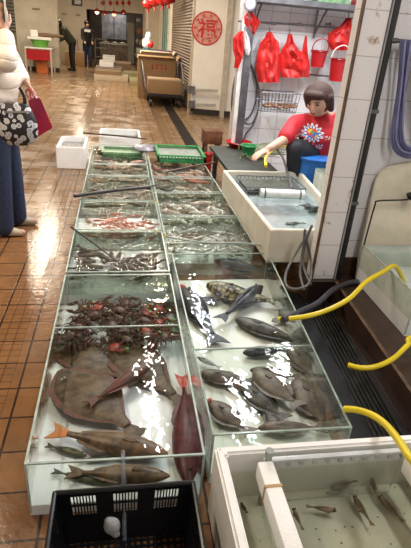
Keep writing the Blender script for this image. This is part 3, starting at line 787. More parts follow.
for sd in 'bflr':
    p, q = wall_pts(sd, 0, bh), wall_pts(sd, 1, bh)
    tube(b, [p, q], .008, 8, 0); sph(b, p, .008, 1)
finish('rolled_rim', b, 'black_plastic', BK)
b = bmesh.new(); k = fl
for i in range(18): x = lerp(-bx, bx, (i + .5) / 18) * k; box(b, x - .004, x + .004, -by * k, by * k, 0, .006)
for i in range(20): y = lerp(-by, by, (i + .5) / 20) * k; box(b, -bx * k, bx * k, y - .004, y + .004, 0, .0055)
box(b, -bx * k, bx * k, -.02, .02, 0, .0075); box(b, -.02, .02, -by * k, by * k, 0, .008)
finish('basket_bottom', b, 'black_plastic', BK, False)
# ice block & trickling tube
M('white_lump', (.80, .82, .84), .45, .08, 14)
b = bmesh.new(); p = at(112, 524, .06)
sph(b, (0, 0, .035), (.030, .022, .042), 2); sph(b, (.012, 0, .0), (.02, .018, .022), 2); sph(b, (-.010, .0, .06), (.016, .016, .018), 2)
o = remesh('foam_lump', b, 'white_lump', None, .006, 2); o.location = (p.x, p.y, .02); tag(o, 'small white lump lying in the black basket', 'foam')
b = bmesh.new(); q = at(123, 460, .235)
tube(b, [(q.x, 1.22, .215), (q.x, 1.19, .246), (q.x + .001, 1.155, .240), (q.x + .002, 1.125, .19), (q.x + .004, 1.05, .06), (q.x + .004, 1.045, .015)], .007, 10, 6)
o = finish('clear_siphon_tube', b, clear('clear_hose', (.82, .86, .92), 1.45, .03, wave=.2, murk=.12, murkc=(.8, .82, .9))); tag(o, 'clear plastic tube hooked over the front tank rim, hanging into the black basket', 'tube')

# far foam boxes
T_ = open_box('foam_box', 'white foam box of grey shrimp standing on the floor left of the tanks', 'foam box', -.722, -.40, 5.72, 6.35, 0, .25, .03, 'styro')
M('shrimp_heap', (.40, .38, .36), .4, .4, 60, .5, c2=(.10, .09, .09))
b = bmesh.new(); box(b, .031, .291, .031, .598, .031, .19); finish('shrimp_heap', b, 'shrimp_heap', T_, False)['kind'] = 'stuff'
T_ = open_box('foam_box', 'low white foam box on the floor behind the left row of tanks', 'foam box', -.275, .262, 6.50, 7.07, 0, .24, .03, 'styro')
b = bmesh.new(); box(b, .031, .505, .031, .538, .031, .16); finish('grey_contents', b, M('grey_green_contents', (.30, .32, .27), .4, .3, 30, .3), T_, False)
def plastic_basket(name, label, x0, x1, y0, y1, z0, h, m, n=14):
    T_ = thing(name, label, 'basket', (x0, y0, z0)); w = x1 - x0; d = y1 - y0
    b = bmesh.new(); box(b, 0, w, 0, d, 0, .006)
    for i in range(n + 1):
        for y in (0, d): bar(b, (w * i / n, y, 0), (w * i / n, y, h), .012)
    for i in range(n // 2 + 1):
        for x in (0, w): bar(b, (x, d * i / (n // 2), 0), (x, d * i / (n // 2), h), .012)
    for zz in (h * .33, h * .66):
        for y in (0, d): bar(b, (0, y, zz), (w, y, zz), .008)
        for x in (0, w): bar(b, (x, 0, zz), (x, d, zz), .008)
    finish('basket_lattice', b, m, T_, False)
    b = bmesh.new()
    for y in (0, d): bar(b, (-.012, y, h), (w + .012, y, h), .026, .014)
    for x in (0, w): bar(b, (x, 0, h), (x, d, h), .026, .014)
    finish('basket_rim', b, m, T_, False)
    return T_
M('green_plastic', (.03, .30, .09), .35, .2, 12)
M('dim_green_plastic', (.12, .30, .12), .4, .3, 12)
gb = plastic_basket('green_basket', 'bright green plastic basket standing on the rearmost right-row tank', .40, .90, 5.20, 5.72, .242, .075, 'green_plastic')
b = bmesh.new(); box(b, .01, .49, .01, .51, .007, .045); finish('fish_pieces', b, M('grey_fish_pieces', (.36, .36, .32), .35, .4, 50, .5, c2=(.12, .14, .12)), gb, False)['kind'] = 'stuff'
gb = plastic_basket('green_tray', 'flat dull green tray sunk in the rearmost left tank', -.20, .235, 5.62, 5.92, .18, .05, 'dim_green_plastic', 12)
b = bmesh.new(); box(b, .01, .425, .01, .29, .007, .03); finish('tray_sheet', b, M('pale_green_plastic', (.22, .38, .20), .4, .3, 20), gb, False)
# grey wet cloth on corner between rows
b = bmesh.new(); sph(b, (.30, 5.75, .27), (.15, .17, .035), 3)
for v in b.verts: v.co.z += .012 * mnoise.noise(v.co * 14); v.co.x += .03 * mnoise.noise(v.co * 7)
o = finish('wet_plastic_sheet', b, M('grey_wet_sheet', (.30, .28, .31), .2, .2, 14)); tag(o, 'crumpled grey plastic sheet between the green tray and green basket', 'plastic sheet')

# ================================================================= NETS & STICKS
M('black_pole', (.014, .011, .010), .35, .3, 30)
def net(name, label, p0, p1, r0, ring=None, m='black_pole'):
    T_ = thing(name, label, 'net' if ring else 'stick', p0); p0 = Vector(p0); d = Vector(p1) - p0
    b = bmesh.new(); tube(b, [(0, 0, 0), d * .5 + Vector((0, 0, .006)), d], r0, 10, 5, r0 * .75); finish('pole', b, m, T_)
    if ring:
        c = Vector(ring[0]) - p0; rx, ry = ring[1], ring[2]
        pts = [c + Vector((rx * math.cos(a), ry * math.sin(a), 0)) for a in [2 * PI * k / 24 for k in range(25)]]
        b = bmesh.new(); tube(b, pts, .006, 8, 0, cap=False); tube(b, [d * .98, c + Vector((-rx, 0, 0))], .007, 6, 0); finish('hoop', b, m, T_)
        b = bmesh.new()
        for k in range(20):
            a = 2 * PI * k / 20
            tube(b, [c + Vector((rx * s * math.cos(a), ry * s * math.sin(a), -dz)) for s, dz in ((1, 0), (.8, .025), (.5, .04), (0, .045))], .0016, 4, 0)
        for s, dz in ((.87, .018), (.72, .03), (.55, .039), (.35, .043), (.18, .0445)):
            tube(b, [c + Vector((rx * s * math.cos(a), ry * s * math.sin(a), -dz)) for a in [2 * PI * k / 20 for k in range(21)]], .0016, 4, 0)
        finish('netting', b, M('dark_green_netting', (.03, .045, .035), .6), T_)
    return T_
a0 = at(74, 196, .265); a1 = at(150, 187, .265)
net('landing_net', 'black landing net with a long pole lying across both rows of tanks', a0, a1, .015, (at(166, 185, .265), .085, .16))
net('bamboo_pole', 'thin brown pole lying across the rear of the left row', at(83, 133, .265), at(147, 139, .262), .012, m=M('brown_pole', (.07, .035, .02), .4))
n2 = net('wooden_pole', 'dark brown tapered pole resting on the tank below the green basket', at(166, 172, .262), at(218, 162, .30), .010, m='brown_pole')
net('thin_stick', 'thin black stick slanting over the dark prawns', at(71, 227, .26), at(120, 264, .16), .006)
# corner clips (yellow ties) and blue tube bits on rims
M('yellow_plastic', (.60, .42, .04), .4)
for i, (u, v) in enumerate(((146, 152), (147, 159), (156, 202), (155, 232), (164, 236))):
    b = bmesh.new(); p = at(u, v, .25); tube(b, [(0, -.02, 0), (0.01, 0, .014), (0, .02, 0)], .005, 6, 3)
    o = finish('yellow_clip', b, 'yellow_plastic', loc=p)
    tag(o, 'small yellow clip on the rims where the two rows of tanks meet', 'clip', 'yellow clips between the tank rows')
# air lines between the rows
M('clear_tube', (.35, .40, .36), .3)
M('air_tube', (.10, .14, .11), .3)
T_ = tag(finish('air_line', (lambda b: (tube(b, [(.295, 2.7, .21), (.293, 3.2, .25), (.292, 3.8, .25), (.292, 4.4, .25), (.292, 5.0, .252), (.288, 5.5, .25)], .006, 6, 6), b)[1])(bmesh.new()), 'air_tube'), 'dark green air tube running along the gap between the two tank rows', 'tube')
b = bmesh.new(); tube(b, [at(165, 236, .25), at(185, 240, .262), at(210, 243, .262), at(240, 243, .262), at(268, 246, .262)], .006, 6, 6)
tag(finish('air_line', b, 'clear_tube'), 'pale tube lying across behind the grouper tank', 'tube')
for i, pts in enumerate(([(240, 185), (252, 205), (258, 225), (268, 245)], [(236, 178), (250, 200), (262, 222), (265, 240)])):
    b = bmesh.new(); tube(b, [at(u, v, .27) - Vector((.0, .0, 0)) for u, v in pts], .006, 6, 6)
    tag(finish('green_tube', b, M('olive_tube', (.06, .13, .06), .35)), ['thin green tube looping down beside the cream trough, nearer the tanks', 'thin green tube along the upper edge of the cream trough'][i], 'tube')

# ================================================================= TROUGH
TQ = [(.935, 2.76), (1.50, 2.76), (1.66, 4.25), (.905, 4.22)]
TG = thing('fish_trough', 'cream plastic trough of milky water in front of the seated woman', 'trough', (TQ[0][0], TQ[0][1], 0))
q = [Vector((x - TQ[0][0], y - TQ[0][1], 0)) for x, y in TQ]
def ins(q, d):
    out = []
    for i in range(4):
        a = q[i - 1]; b = q[i]; e = q[(i + 1) % 4]; out.append(b + ((a - b).normalized() + (e - b).normalized()) * d)
    return out
M('cream_plastic', (.74, .68, .56), .4, .08, 5)
b = bmesh.new(); qi = ins(q, .03)
z0, z1, zb = .20, .43, .24
A = [b.verts.new((p.x, p.y, z0)) for p in q]; B = [b.verts.new((p.x, p.y, z1)) for p in q]; C_ = [b.verts.new((p.x, p.y, z1)) for p in qi]; D = [b.verts.new((p.x, p.y, zb)) for p in qi]
b.faces.new(A[::-1]); b.faces.new(D)
for i in range(4):
    j = (i + 1) % 4
    b.faces.new((A[i], A[j], B[j], B[i])); b.faces.new((B[i], B[j], C_[j], C_[i])); b.faces.new((C_[i], C_[j], D[j], D[i]))
bmesh.ops.bevel(b, geom=list(b.edges), offset=.006, segments=2, affect='EDGES')
finish('trough_body', b, 'cream_plastic', TG)
b = bmesh.new(); qw = ins(q, .032); prism(b, [(p.x, p.y) for p in qw], .242, .375); finish('water', b, clear('milky_trough_water', (.85, .92, .93), 1.33, .02, wave=.25, wscale=14, murk=.22, murkc=(.60, .70, .72)), TG, False)
for x, y in ((.05, .06), (.5, .06), (.62, 1.38), (.05, 1.38)):
    b = bmesh.new(); box(b, x, x + .04, y, y + .04, 0, .2); finish('leg', b, 'grey_metal', TG, False)
# things in the trough
p0, p1 = at(260, 193, .40), at(304, 195, .40)
T_ = thing('float_tube', 'white plastic tube floating across the cream trough', 'tube', (0, 0, 0))
b = bmesh.new(); tube(b, [p0, p1], .038, 18, 0); finish('tube_body', b, M('white_plastic', (.82, .82, .80), .35), T_)
b = bmesh.new()
for f in (.10, .90):
    c = p0.lerp(p1, f); e = (p1 - p0).normalized() * .006; tube(b, [c - e, c + e], .0395, 18, 0)
finish('tie_band', b, M('dark_band', (.10, .10, .09), .5), T_)
T_ = thing('mesh_cage', 'dark mesh cage of weed floating behind the white tube', 'cage', (.985, 3.66, .37))
b = bmesh.new()
for i in range(15): x = i * .5 / 14; bar(b, (x, 0, .0), (x, 0, .07), .005); bar(b, (x, .35, .0), (x, .35, .07), .005); bar(b, (x, 0, 0), (x, .35, 0), .004)
for zz in (0, .035, .07):
    for y in (0, .35): bar(b, (0, y, zz), (.5, y, zz), .006)
    for x in (0, .5): bar(b, (x, 0, zz), (x, .35, zz), .006)
finish('cage_wire', b, 'grey_metal', T_, False)
b = bmesh.new(); box(b, .02, .48, .02, .33, .005, .05); bmesh.ops.subdivide_edges(b, edges=list(b.edges), cuts=10, use_grid_fill=True)
for v in b.verts: v.co.z += .025 * mnoise.noise(v.co * 18)
finish('weed', b, M('green_brown_weed', (.055, .06, .03), .6, .4, 40, .6, c2=(.015, .015, .01)), T_)['kind'] = 'stuff'
b = bmesh.new(); r = random.Random(2); c = at(312, 211, .38)
for i in range(26):
    a = r.uniform(0, 6.28); L = r.uniform(.04, .11); s = c + Vector((r.uniform(-.05, .05), r.uniform(-.05, .05), 0))
    tube(b, [s, s + Vector((math.cos(a) * L * .6, math.sin(a) * L * .6, .03)), s + Vector((math.cos(a) * L, math.sin(a) * L, .015))], .006, 5, 3, .002)
tag(finish('weed_clump', b, M('dark_weed', (.03, .04, .03), .6)), 'dark clump of weed floating at the right end of the cream trough', 'weed')
ft('trough_fish', 'dark fish at the near wall of the cream trough', (285, 224), (305, 223), .385, .25, .12, 'darkgreen', prof='long', side=False)
# glass tank beyond trough
tank('glass_tank', 'small smeared glass tank between the cream trough and the seated woman', [(1.70, 3.35), (2.2, 3.35), (2.2, 4.05), (1.70, 4.05)], z1=.52, z0=.02, base='green_base', water=None, rim='rim_dark', glass='frosted')

# ================================================================= HOSES
M('yellow_hose', (.80, .62, .015), .35, .08, 8)
M('dark_hose', (.055, .05, .065), .35)
M('grey_hose', (.13, .125, .12), .35)
M('blue_hose', (.21, .22, .42), .35)
def hose(name, label, pts, r, m, endm=None, k=6):
    T_ = thing(name, label, 'hose', (0, 0, 0)); b = bmesh.new(); tube(b, pts, r, 12, k); finish('hose_tube', b, m, T_)
    return T_
hose('yellow_hose', 'yellow hose running from the frosted right tank down into the grouper tank',
     [(1.62, 2.28, .30), (1.52, 2.26, .415), at(383, 272, .415), at(366, 282, .39), at(350, 298, .34), at(330, 309, .30), at(308, 316, .27), at(285, 319, .24), at(279, 319, .215)], .0125, 'yellow_hose')
hose('yellow_hose', 'middle yellow hose whose open end hangs over the gutter',
     [(2.0, 1.7, .28), at(420, 337, .24), at(408, 345, .225), at(394, 358, .20), at(378, 366, .185), at(362, 368, .175), at(348, 365, .17)], .0125, 'yellow_hose')
hose('yellow_hose', 'nearest yellow hose arching over the foam box into the right tank',
     [at(430, 478, .43), at(411, 459, .44), at(399, 441, .41), at(386, 425, .37), at(372, 415, .33), at(357, 410, .285), at(345, 409, .25)], .0125, 'yellow_hose')
hose('dark_hose', 'thick dark grey hose lying on the kerb behind the upper yellow hose',
     [at(283, 320, .25), at(302, 311, .22), at(318, 303, .20), at(333, 290, .175), at(348, 283, .170), at(358, 282, .170)], .017, 'dark_hose')
hose('yellow_hose', 'short yellow hose curling beside the hand of the seated woman',
     [at(266, 166, .46), at(266, 158, .50), at(271, 151, .52), at(279, 147, .52), at(289, 145, .50)], .016, 'yellow_hose')
b = bmesh.new(); tube(b, [at(276, 148, .5), at(283, 158, .47), at(288, 175, .44), at(292, 188, .42)], .012, 8, 5); tag(finish('drain_stick', b, 'grey_metal'), 'dark grey rod leaning into the cream trough beside the yellow hose', 'rod')
# grey loops by the trough corner
for i, (pts, y) in enumerate((([(309, 232), (298, 250), (287, 270), (286, 285), (296, 289), (309, 283), (311, 262), (306, 238)], 2.60), ([(305, 229), (303, 250), (300, 272), (304, 290)], 2.62), ([(312, 225), (305, 245), (303, 265), (311, 285)], 2.60))):
    b = bmesh.new(); tube(b, [P(u, v, y - .3 * max(0, (v - 262)) / 40 - (.02 if i == 0 else 0)) + Vector((0, 0, .0)) for u, v in pts], .008, 8, 6)
    tag(finish('grey_hose', b, 'grey_hose'), ['grey hose looping down at the near corner of the cream trough', 'grey hose hanging straight down at the corner of the cream trough', 'thin grey hose hanging next to the foot of the tiled pillar'][i], 'hose')
# blue bundle on right wall
T_ = thing('hose_bundle', 'bundle of pale blue hoses looped over the pipe on the right tiled wall', 'hose', (0, 0, 0))
for i in range(6):
    o = i * 2.2; yy = 2.62 - .012 * (i % 3)
    b = bmesh.new(); tube(b, [P(401 + o * .9, 40, yy), P(399 + o * .6, 80, yy), P(394 + o * .8, 115, yy), P(391 + o * 1.1, 138, yy), P(397 + o, 153 - o * .6, yy), P(412 + o * .3, 157 - o, yy), P(424, 140, yy), P(428 - o, 90, yy), P(424 - o, 42, yy)], .0075, 8, 6)
    finish('hose_loop', b, 'blue_hose', T_)
T_ = thing('wall_pipe', 'dark grey horizontal pipe on the right tiled wall holding the blue hoses', 'pipe', (0, 0, 0))
b = bmesh.new(); p = P(388, 40, 2.63); tube(b, [p, (p.x + 1.2, p.y, p.z)], .011, 10, 0); finish('pipe', b, 'grey_metal', T_)
b = bmesh.new(); tube(b, [(p.x + .05, p.y, p.z), (p.x + .05, 2.70, p.z)], .014, 8, 0); finish('pipe_bracket', b, 'grey_metal', T_)

# ================================================================= RIGHT: frosted tank, board
tank('glass_tank', 'frosted glass tank standing on the brown kerb at the right edge', [(1.475, 1.95), (2.2, 1.95), (2.2, 2.59), (1.49, 2.59)], z1=.40, z0=.152, base='white_base', water='water_murky', wl=.35, fh=.10, rim='rim', glass='frosted')
CB = thing('cutting_board', 'big cream rounded board leaning on the right tiled wall behind the frosted tank', 'board', (0, 0, 0))
b = bmesh.new()
outl = [P(u, v, 2.62) for u, v in ((354, 285), (361, 250), (368, 225), (374, 200), (379, 182), (384, 174), (392, 169), (405, 166), (430, 163), (470, 166), (470, 240), (455, 300))]
lo = [b.verts.new((p.x, 2.615 + (p.z - .15) * .07, max(p.z, .155))) for p in outl]; hi = [b.verts.new((p.x, 2.635 + (p.z - .15) * .07, max(p.z, .155))) for p in outl]
b.faces.new(lo); b.faces.new(hi[::-1])
for i in range(len(lo)): b.faces.new((lo[i], lo[(i + 1) % len(lo)], hi[(i + 1) % len(lo)], hi[i]))
bmesh.ops.bevel(b, geom=list(b.edges), offset=.004, segments=2, affect='EDGES')
finish('board_sheet', b, M('stained_cream_board', (.74, .67, .53), .5, .10, 7), CB)
b = bmesh.new()
tube(b, [P(363, 249, 2.60), P(369, 226, 2.60), P(375, 205, 2.60), P(378, 201, 2.60), P(400, 200, 2.60), P(420, 199, 2.6)], .005, 6, 5)
tag(finish('black_cable', b, 'black_paint'), 'thin black cable bent along the face of the cream board', 'cable')
b = bmesh.new(); c = P(411, 196, 2.59); sph(b, c, .025, 2); tube(b, [c, c + Vector((.0, .035, 0))], .012, 8, 0); tag(finish('tap_knob', b, 'black_paint'), 'black round knob at the right edge in front of the cream board', 'knob')

# ================================================================= STALL INTERIOR
YR = 5.60
M('red_cloth', (.62, .018, .016), .45, .15, 6)
M('red_plastic', (.42, .010, .014), .3, .12, 6)
M('white_cloth', (.80, .80, .82), .6)
def hung(name, label, cat, rows, y=YR, th=.035, m='red_cloth', folds=7, seed=0, group=None, hook=True):
    """hanging cloth or bag: rows of (v, left u, right u)"""
    T_ = thing(name, label, cat, P((rows[0][1] + rows[0][2]) / 2, rows[0][0], y), 0, group); org = T_.location.copy()
    b = bmesh.new(); n = 22; rings = []
    fine = []
    for (v0, a0, b0), (v1, a1, b1) in zip(rows, rows[1:]):
        for k in range(4): t = k / 4; fine.append((lerp(v0, v1, t), lerp(a0, a1, t), lerp(b0, b1, t)))
    fine.append(rows[-1])
    for (v, ul, ur) in fine:
        L = P(ul, v, y) - org; Rr = P(ur, v, y) - org; ring = []
        for side in (0, 1):
            for k in range(n):
                s = k / (n - 1); s = s if side == 0 else 1 - s
                p = L.lerp(Rr, s); bul = math.sin(PI * s) ** .6
                f = math.sin(s * folds * 2.2 + seed + .03 * v) * .35 + 1.1 * mnoise.noise(Vector((s * 5, v * .11, seed))) + .5 * mnoise.noise(Vector((s * 11, v * .3, seed)))
                d = th * bul * (1 + .6 * f)
                ring.append(b.verts.new((p.x, p.y - d if side == 0 else p.y + .008 * bul, p.z)))
        rings.append(ring)
    k2 = len(rings[0])
    for i in range(len(rings) - 1):
        for k in range(k2): b.faces.new((rings[i][k], rings[i][(k + 1) % k2], rings[i + 1][(k + 1) % k2], rings[i + 1][k]))
    b.faces.new(rings[0][::-1]); b.faces.new(rings[-1])
    bmesh.ops.remove_doubles(b, verts=b.verts, dist=.0005)
    finish('cloth', b, m, T_)
    if hook:
        b = bmesh.new(); tube(b, [(0, 0, -.01), (0, -.01, .03), (0, .02, .05)], .005, 6, 3); finish('hook', b, 'grey_metal', T_)
    return T_
hung('red_cloth', 'bunched red cloth hanging highest, under the dial', 'cloth', [(12, 247, 252), (17, 243, 257), (23, 243, 261), (29, 247, 257), (34, 252, 254)], th=.06, folds=5)
hung('red_glove', 'red rubber glove hanging at the left end of the stall rail', 'glove', [(31, 239, 243), (38, 233, 244), (50, 233, 245), (58, 235, 243), (68, 234, 239)], th=.05, folds=4, seed=1)
hung('white_glove', 'white glove hanging beside the red rubber glove', 'glove', [(31, 243, 246), (38, 243, 249), (50, 244, 251), (55, 245, 249)], y=YR - .02, th=.04, m='white_cloth', folds=3, seed=2)
ap = hung('red_apron', 'long red apron hanging on the rail, left of the wide red bag', 'apron', [(32, 267, 271), (37, 265, 274), (43, 260, 279), (55, 257, 280), (70, 256, 280), (82, 258, 279)], th=.07, folds=8, seed=3)
hung('red_bag', 'wide red plastic bag hanging by two handles above the seated woman', 'bag', [(34, 288, 291), (42, 286, 294), (50, 281, 299), (56, 280, 308), (66, 280, 310), (77, 281, 309)], th=.07, folds=6, seed=4)
hung('red_strap', 'loose red handle strip of a bag, left of the small red bucket', 'strap', [(36, 305, 307), (45, 303, 307), (56, 301, 308)], th=.03, folds=3, seed=5, hook=False)
hung('red_bag', 'crumpled red plastic bag hanging above the handled red bucket', 'bag', [(18, 346, 350), (26, 340, 352), (34, 328, 352), (42, 327, 352), (50, 331, 350)], th=.08, folds=5, seed=6)
def bucket(label, u0, v0, u1, v1, y, handle):
    a = P((u0 + u1) / 2, v1, y); t_ = P((u0 + u1) / 2, v0, y); w = (P(u1, v0, y) - P(u0, v0, y)).length / 2; h = t_.z - a.z
    T_ = thing('red_bucket', label, 'bucket', (a.x, y, a.z)); b = bmesh.new()
    lathe(b, [(w * .76, 0), (w * .97, h), (w * 1.04, h), (w * 1.04, h - .02), (w * .95, h - .02)][:3] + [(w * .90, h), (w * .72, .012), (0.001, .012)], seg=24, close=False)
    b2 = bmesh.new(); lathe(b2, [(.001, 0), (w * .76, 0)], seg=24, close=False)
    finish('bucket_body', b, 'red_plastic', T_); finish('bucket_bottom', b2, 'red_plastic', T_)
    b = bmesh.new(); tube(b, [(w * 1.0 * math.cos(k), w * 1.0 * math.sin(k), h - .012) for k in [2 * PI * i / 24 for i in range(25)]], .007, 6, 0, cap=False); finish('bucket_rim', b, 'red_plastic', T_)
    b = bmesh.new(); tube(b, [(-w, 0, h - .02), (-w * .85, -.03, h + w * .8), (0, -.05, h + w * 1.25), (w * .85, -.03, h + w * .8), (w, 0, h - .02)], .006, 6, 5); finish('handle', b, 'white_plastic' if handle else 'red_plastic', T_)
bucket('small red bucket without white handle hanging on the stall wall', 309, 50, 325, 67, YR - .03, 0)
bucket('red bucket with a white arched handle hanging beside the tiled pillar', 327, 58, 345, 81, YR - .1, 1)
T_ = thing('hook_rail', 'dark metal rail of hooks high on the stall wall holding the red things', 'rail', (0, 0, 0))
b = bmesh.new(); tube(b, [P(238, 21, YR + .03), P(290, 24, YR + .03), P(352, 29, YR + .03)], .010, 8, 0); finish('rail_bar', b, 'grey_metal', T_)
b = bmesh.new()
for u in (245, 275, 300, 330): p = P(u, 24, YR + .03); tube(b, [p, p + Vector((0, .12, .0))], .009, 6, 0); sph(b, p, .017, 1)
finish('rail_bracket', b, 'grey_metal', T_)
T_ = thing('hook_rail', 'lower thin rail on the stall wall under the red buckets', 'rail', (0, 0, 0))
b = bmesh.new(); tube(b, [P(303, 74, 5.68), P(350, 78, 5.68)], .007, 8, 0); finish('rail_bar', b, 'grey_metal', T_)
# shelf
T_ = thing('wall_shelf', 'dark metal shelf across the top of the stall wall', 'shelf', (1.36, 5.35, 1.835))
b = bmesh.new(); box(b, 0, 1.5, 0, .38, 0, .02); box(b, 0, 1.5, -.02, 0, 0, .05); finish('shelf_board', b, 'grey_metal', T_, False)
for x in (.05, .75, 1.4):
    b = bmesh.new(); bar(b, (x, .36, -.28), (x, .36, 0), .02); bar(b, (x, .36, -.25), (x, .1, -.01), .015); finish('bracket', b, 'grey_metal', T_, False)
for i, (x, w, h, m, lb) in enumerate(((.35, .16, .14, 'white_plastic', 'white tub on the stall shelf, leftmost of its boxes'), (.62, .34, .16, 'pale_green_plastic', 'pale green box in the middle of the stall shelf'), (1.06, .20, .13, 'red_plastic', 'dark red tub on the stall shelf right of the green box'))):
    T_ = thing('storage_box', lb, 'box', (1.36 + x, 5.4, 1.855)); b = bmesh.new(); box(b, 0, w, 0, .2, 0, h, .01); finish('box_body', b, m, T_); b = bmesh.new(); box(b, -.008, w + .008, -.008, .208, h, h + .015, .004); finish('lid', b, 'white_plastic', T_)
# dial
c = P(250, 4, YR - .1)
T_ = thing('hanging_scale', 'round white dial of a hanging scale at the top left of the stall', 'scale', c)
b = bmesh.new(); bmesh.ops.create_cone(b, cap_ends=True, segments=28, radius1=.062, radius2=.062, depth=.05, matrix=Matrix.Rotation(PI / 2, 4, 'X')); finish('case', b, M('lilac_metal', (.36, .30, .40), .35), T_)
b = bmesh.new(); bmesh.ops.create_cone(b, cap_ends=True, segments=28, radius1=.047, radius2=.047, depth=.006, matrix=Matrix.Translation((0, -.028, 0)) @ Matrix.Rotation(PI / 2, 4, 'X')); finish('face', b, 'white_plastic', T_)
b = bmesh.new(); bar(b, (0, -.033, 0), (.012, -.033, .035), .005); finish('needle', b, 'black_paint', T_)
b = bmesh.new(); tube(b, [(0, 0, .06), (0, 0, .16)], .005, 6, 0); tube(b, [(0, 0, -.06), (0, 0, -.14), (.015, 0, -.16)], .005, 6, 4); finish('hook', b, 'grey_metal', T_)
# chain / hanging keys column
T_ = thing('hanging_chain', 'dark chain hanging under the white glove on the stall wall', 'chain', P(250, 56, YR)); b = bmesh.new()
for i in range(6):
    a = [(.013 * math.cos(k) if i % 2 else 0, .0 if i % 2 else .013 * math.cos(k), -.02 - i * .035 + .02 * math.sin(k)) for k in [2 * PI * j / 10 for j in range(11)]]; tube(b, a, .005, 5, 0, cap=False)
finish('links', b, M('dark_brass', (.10, .08, .05), .4, metal=.5), T_)
# hose loops on stall wall
for i, (pts, lb) in enumerate((([(238, 68), (233, 88), (232, 110), (238, 120), (249, 117), (256, 100), (256, 80), (250, 62)], 'grey hose looped on the stall tiles, the larger loop'),
                               ([(241, 70), (238, 90), (236, 108), (243, 122), (252, 123), (258, 110), (259, 90), (253, 72)], 'grey-purple hose hanging on the stall tiles behind the larger loop'),
                               ([(258, 112), (253, 125), (246, 134), (243, 142)], 'thin hose running down the stall tiles to the green colander'))):
    b = bmesh.new(); tube(b, [P(u, v, SBY - .03 - .02 * i) for u, v in pts], .010, 8, 6); tag(finish('wall_hose', b, M('purple_grey_hose', (.11, .09, .11), .4)), lb, 'hose')
# hanging wire basket
c = P(278, 102, 5.5)
T_ = thing('wire_basket', 'wire basket of orange food hanging on the tiles left of the woman', 'basket', (c.x - .22, 5.42, c.z - .10)); b = bmesh.new()
for i in range(12): x = .44 * i / 11; tube(b, [(x, 0, .20), (x * .9 + .022, .02, 0), (x * .9 + .022, .24, 0), (x, .26, .20)], .0035, 5, 0)
for zz, k in ((.2, 1), (.1, .95), (0, .9)):
    o = .22 * (1 - k); tube(b, [(o, o, zz), (.44 - o, o, zz), (.44 - o, .26 - o, zz), (o, .26 - o, zz), (o, o, zz)], .005, 5, 0)
finish('wire', b, 'grey_metal', T_)
r = random.Random(4)
for i in range(9):
    b = bmesh.new(); sph(b, (0, 0, 0), (r.uniform(.03, .05), .028, .022), 2)
    for v in b.verts: v.co *= 1 + .25 * mnoise.noise(v.co * 40 + Vector((i, 0, 0)))
    o = finish('ginger_root', b, M('orange_brown_root', (.42, .22, .12), .6, .3, 20), loc=(c.x - .15 + .04 * i, 5.5 + r.uniform(-.05, .06), c.z - .06 + r.uniform(0, .05)))
    tag(o, 'orange-brown lump of food in the hanging wire basket', 'food', 'lumps in the hanging wire basket')
# low wet worktable behind the trough
WT = thing('work_bench', 'low dark wet bench behind the cream trough holding the green colander', 'bench', (1.0, 4.32, 0))
b = bmesh.new(); box(b, 0, .50, 0, 1.2, .34, .38, .01); finish('bench_top', b, M('wet_dark_green_top', (.022, .028, .017), .6, .4, 9, c2=(.010, .010, .008)), WT)
for x, y in ((.04, .04), (.42, .04), (.04, 1.1), (.42, 1.1)): b = bmesh.new(); box(b, x, x + .05, y, y + .05, 0, .34); finish('leg', b, 'grey_metal', WT, False)
def bowl(name, label, cat, c, r, h, m):
    T_ = thing(name, label, cat, c); b = bmesh.new(); lathe(b, [(.001, 0), (r * .65, 0), (r * .98, h), (r * .92, h), (r * .6, .01), (.001, .01)], seg=22, close=False); finish('bowl', b, m, T_)
    b = bmesh.new(); tube(b, [(r * math.cos(k), r * math.sin(k), h) for k in [2 * PI * i / 22 for i in range(23)]], .008, 6, 0, cap=False); finish('rim', b, m, T_); return T_
c = at(248, 155, .39); bowl('green_colander', 'small green colander on the bench left of the hand of the woman', 'colander', c, .085, .10, 'green_plastic')
c = at(260, 147, .39); bowl('red_bowl', 'shallow red bowl on the bench behind the green colander', 'bowl', (min(c.x, 1.33), c.y, .381), .15, .055, 'red_plastic')
c = at(214, 160, .27); bowl('red_bowl', 'tiny red bowl beside the end of the brown pole', 'bowl', (.955, c.y, .0), .045, .34, 'red_plastic')
b = bmesh.new(); r = random.Random(8)
for i in range(70):
    p = at(r.uniform(238, 292), r.uniform(148, 160), .39); q = p + Vector((r.uniform(-.06, .06), r.uniform(-.06, .06), r.uniform(.01, .06)))
    p.x = min(p.x, 1.38); tube(b, [p, (p + q) / 2 + Vector((0, 0, .02)), q], .008, 5, 2, .003)
o = finish('green_trimmings', b, M('green_leaf_scraps', (.10, .16, .06), .5, .4, 30, c2=(.25, .22, .12))); tag(o, 'heap of green scraps on the bench around the hand of the woman', 'vegetable scraps', kind='stuff')
# brown stool/box beside the stall post
c = at(205, 152, 0)
T_ = thing('wooden_stool', 'small brown wooden stool on the floor left of the stall post', 'stool', (1.14, 6.75, 0))
b = bmesh.new(); box(b, 0, .26, 0, .26, .14, .32, .01); finish('seat_box', b, M('red_brown_wood', (.20, .075, .035), .5, .3, 10), T_)
for x, y in ((.02, .02), (.2, .02), (.02, .2), (.2, .2)): b = bmesh.new(); box(b, x, x + .04, y, y + .04, 0, .14); finish('leg', b, 'brown_wood', T_, False)

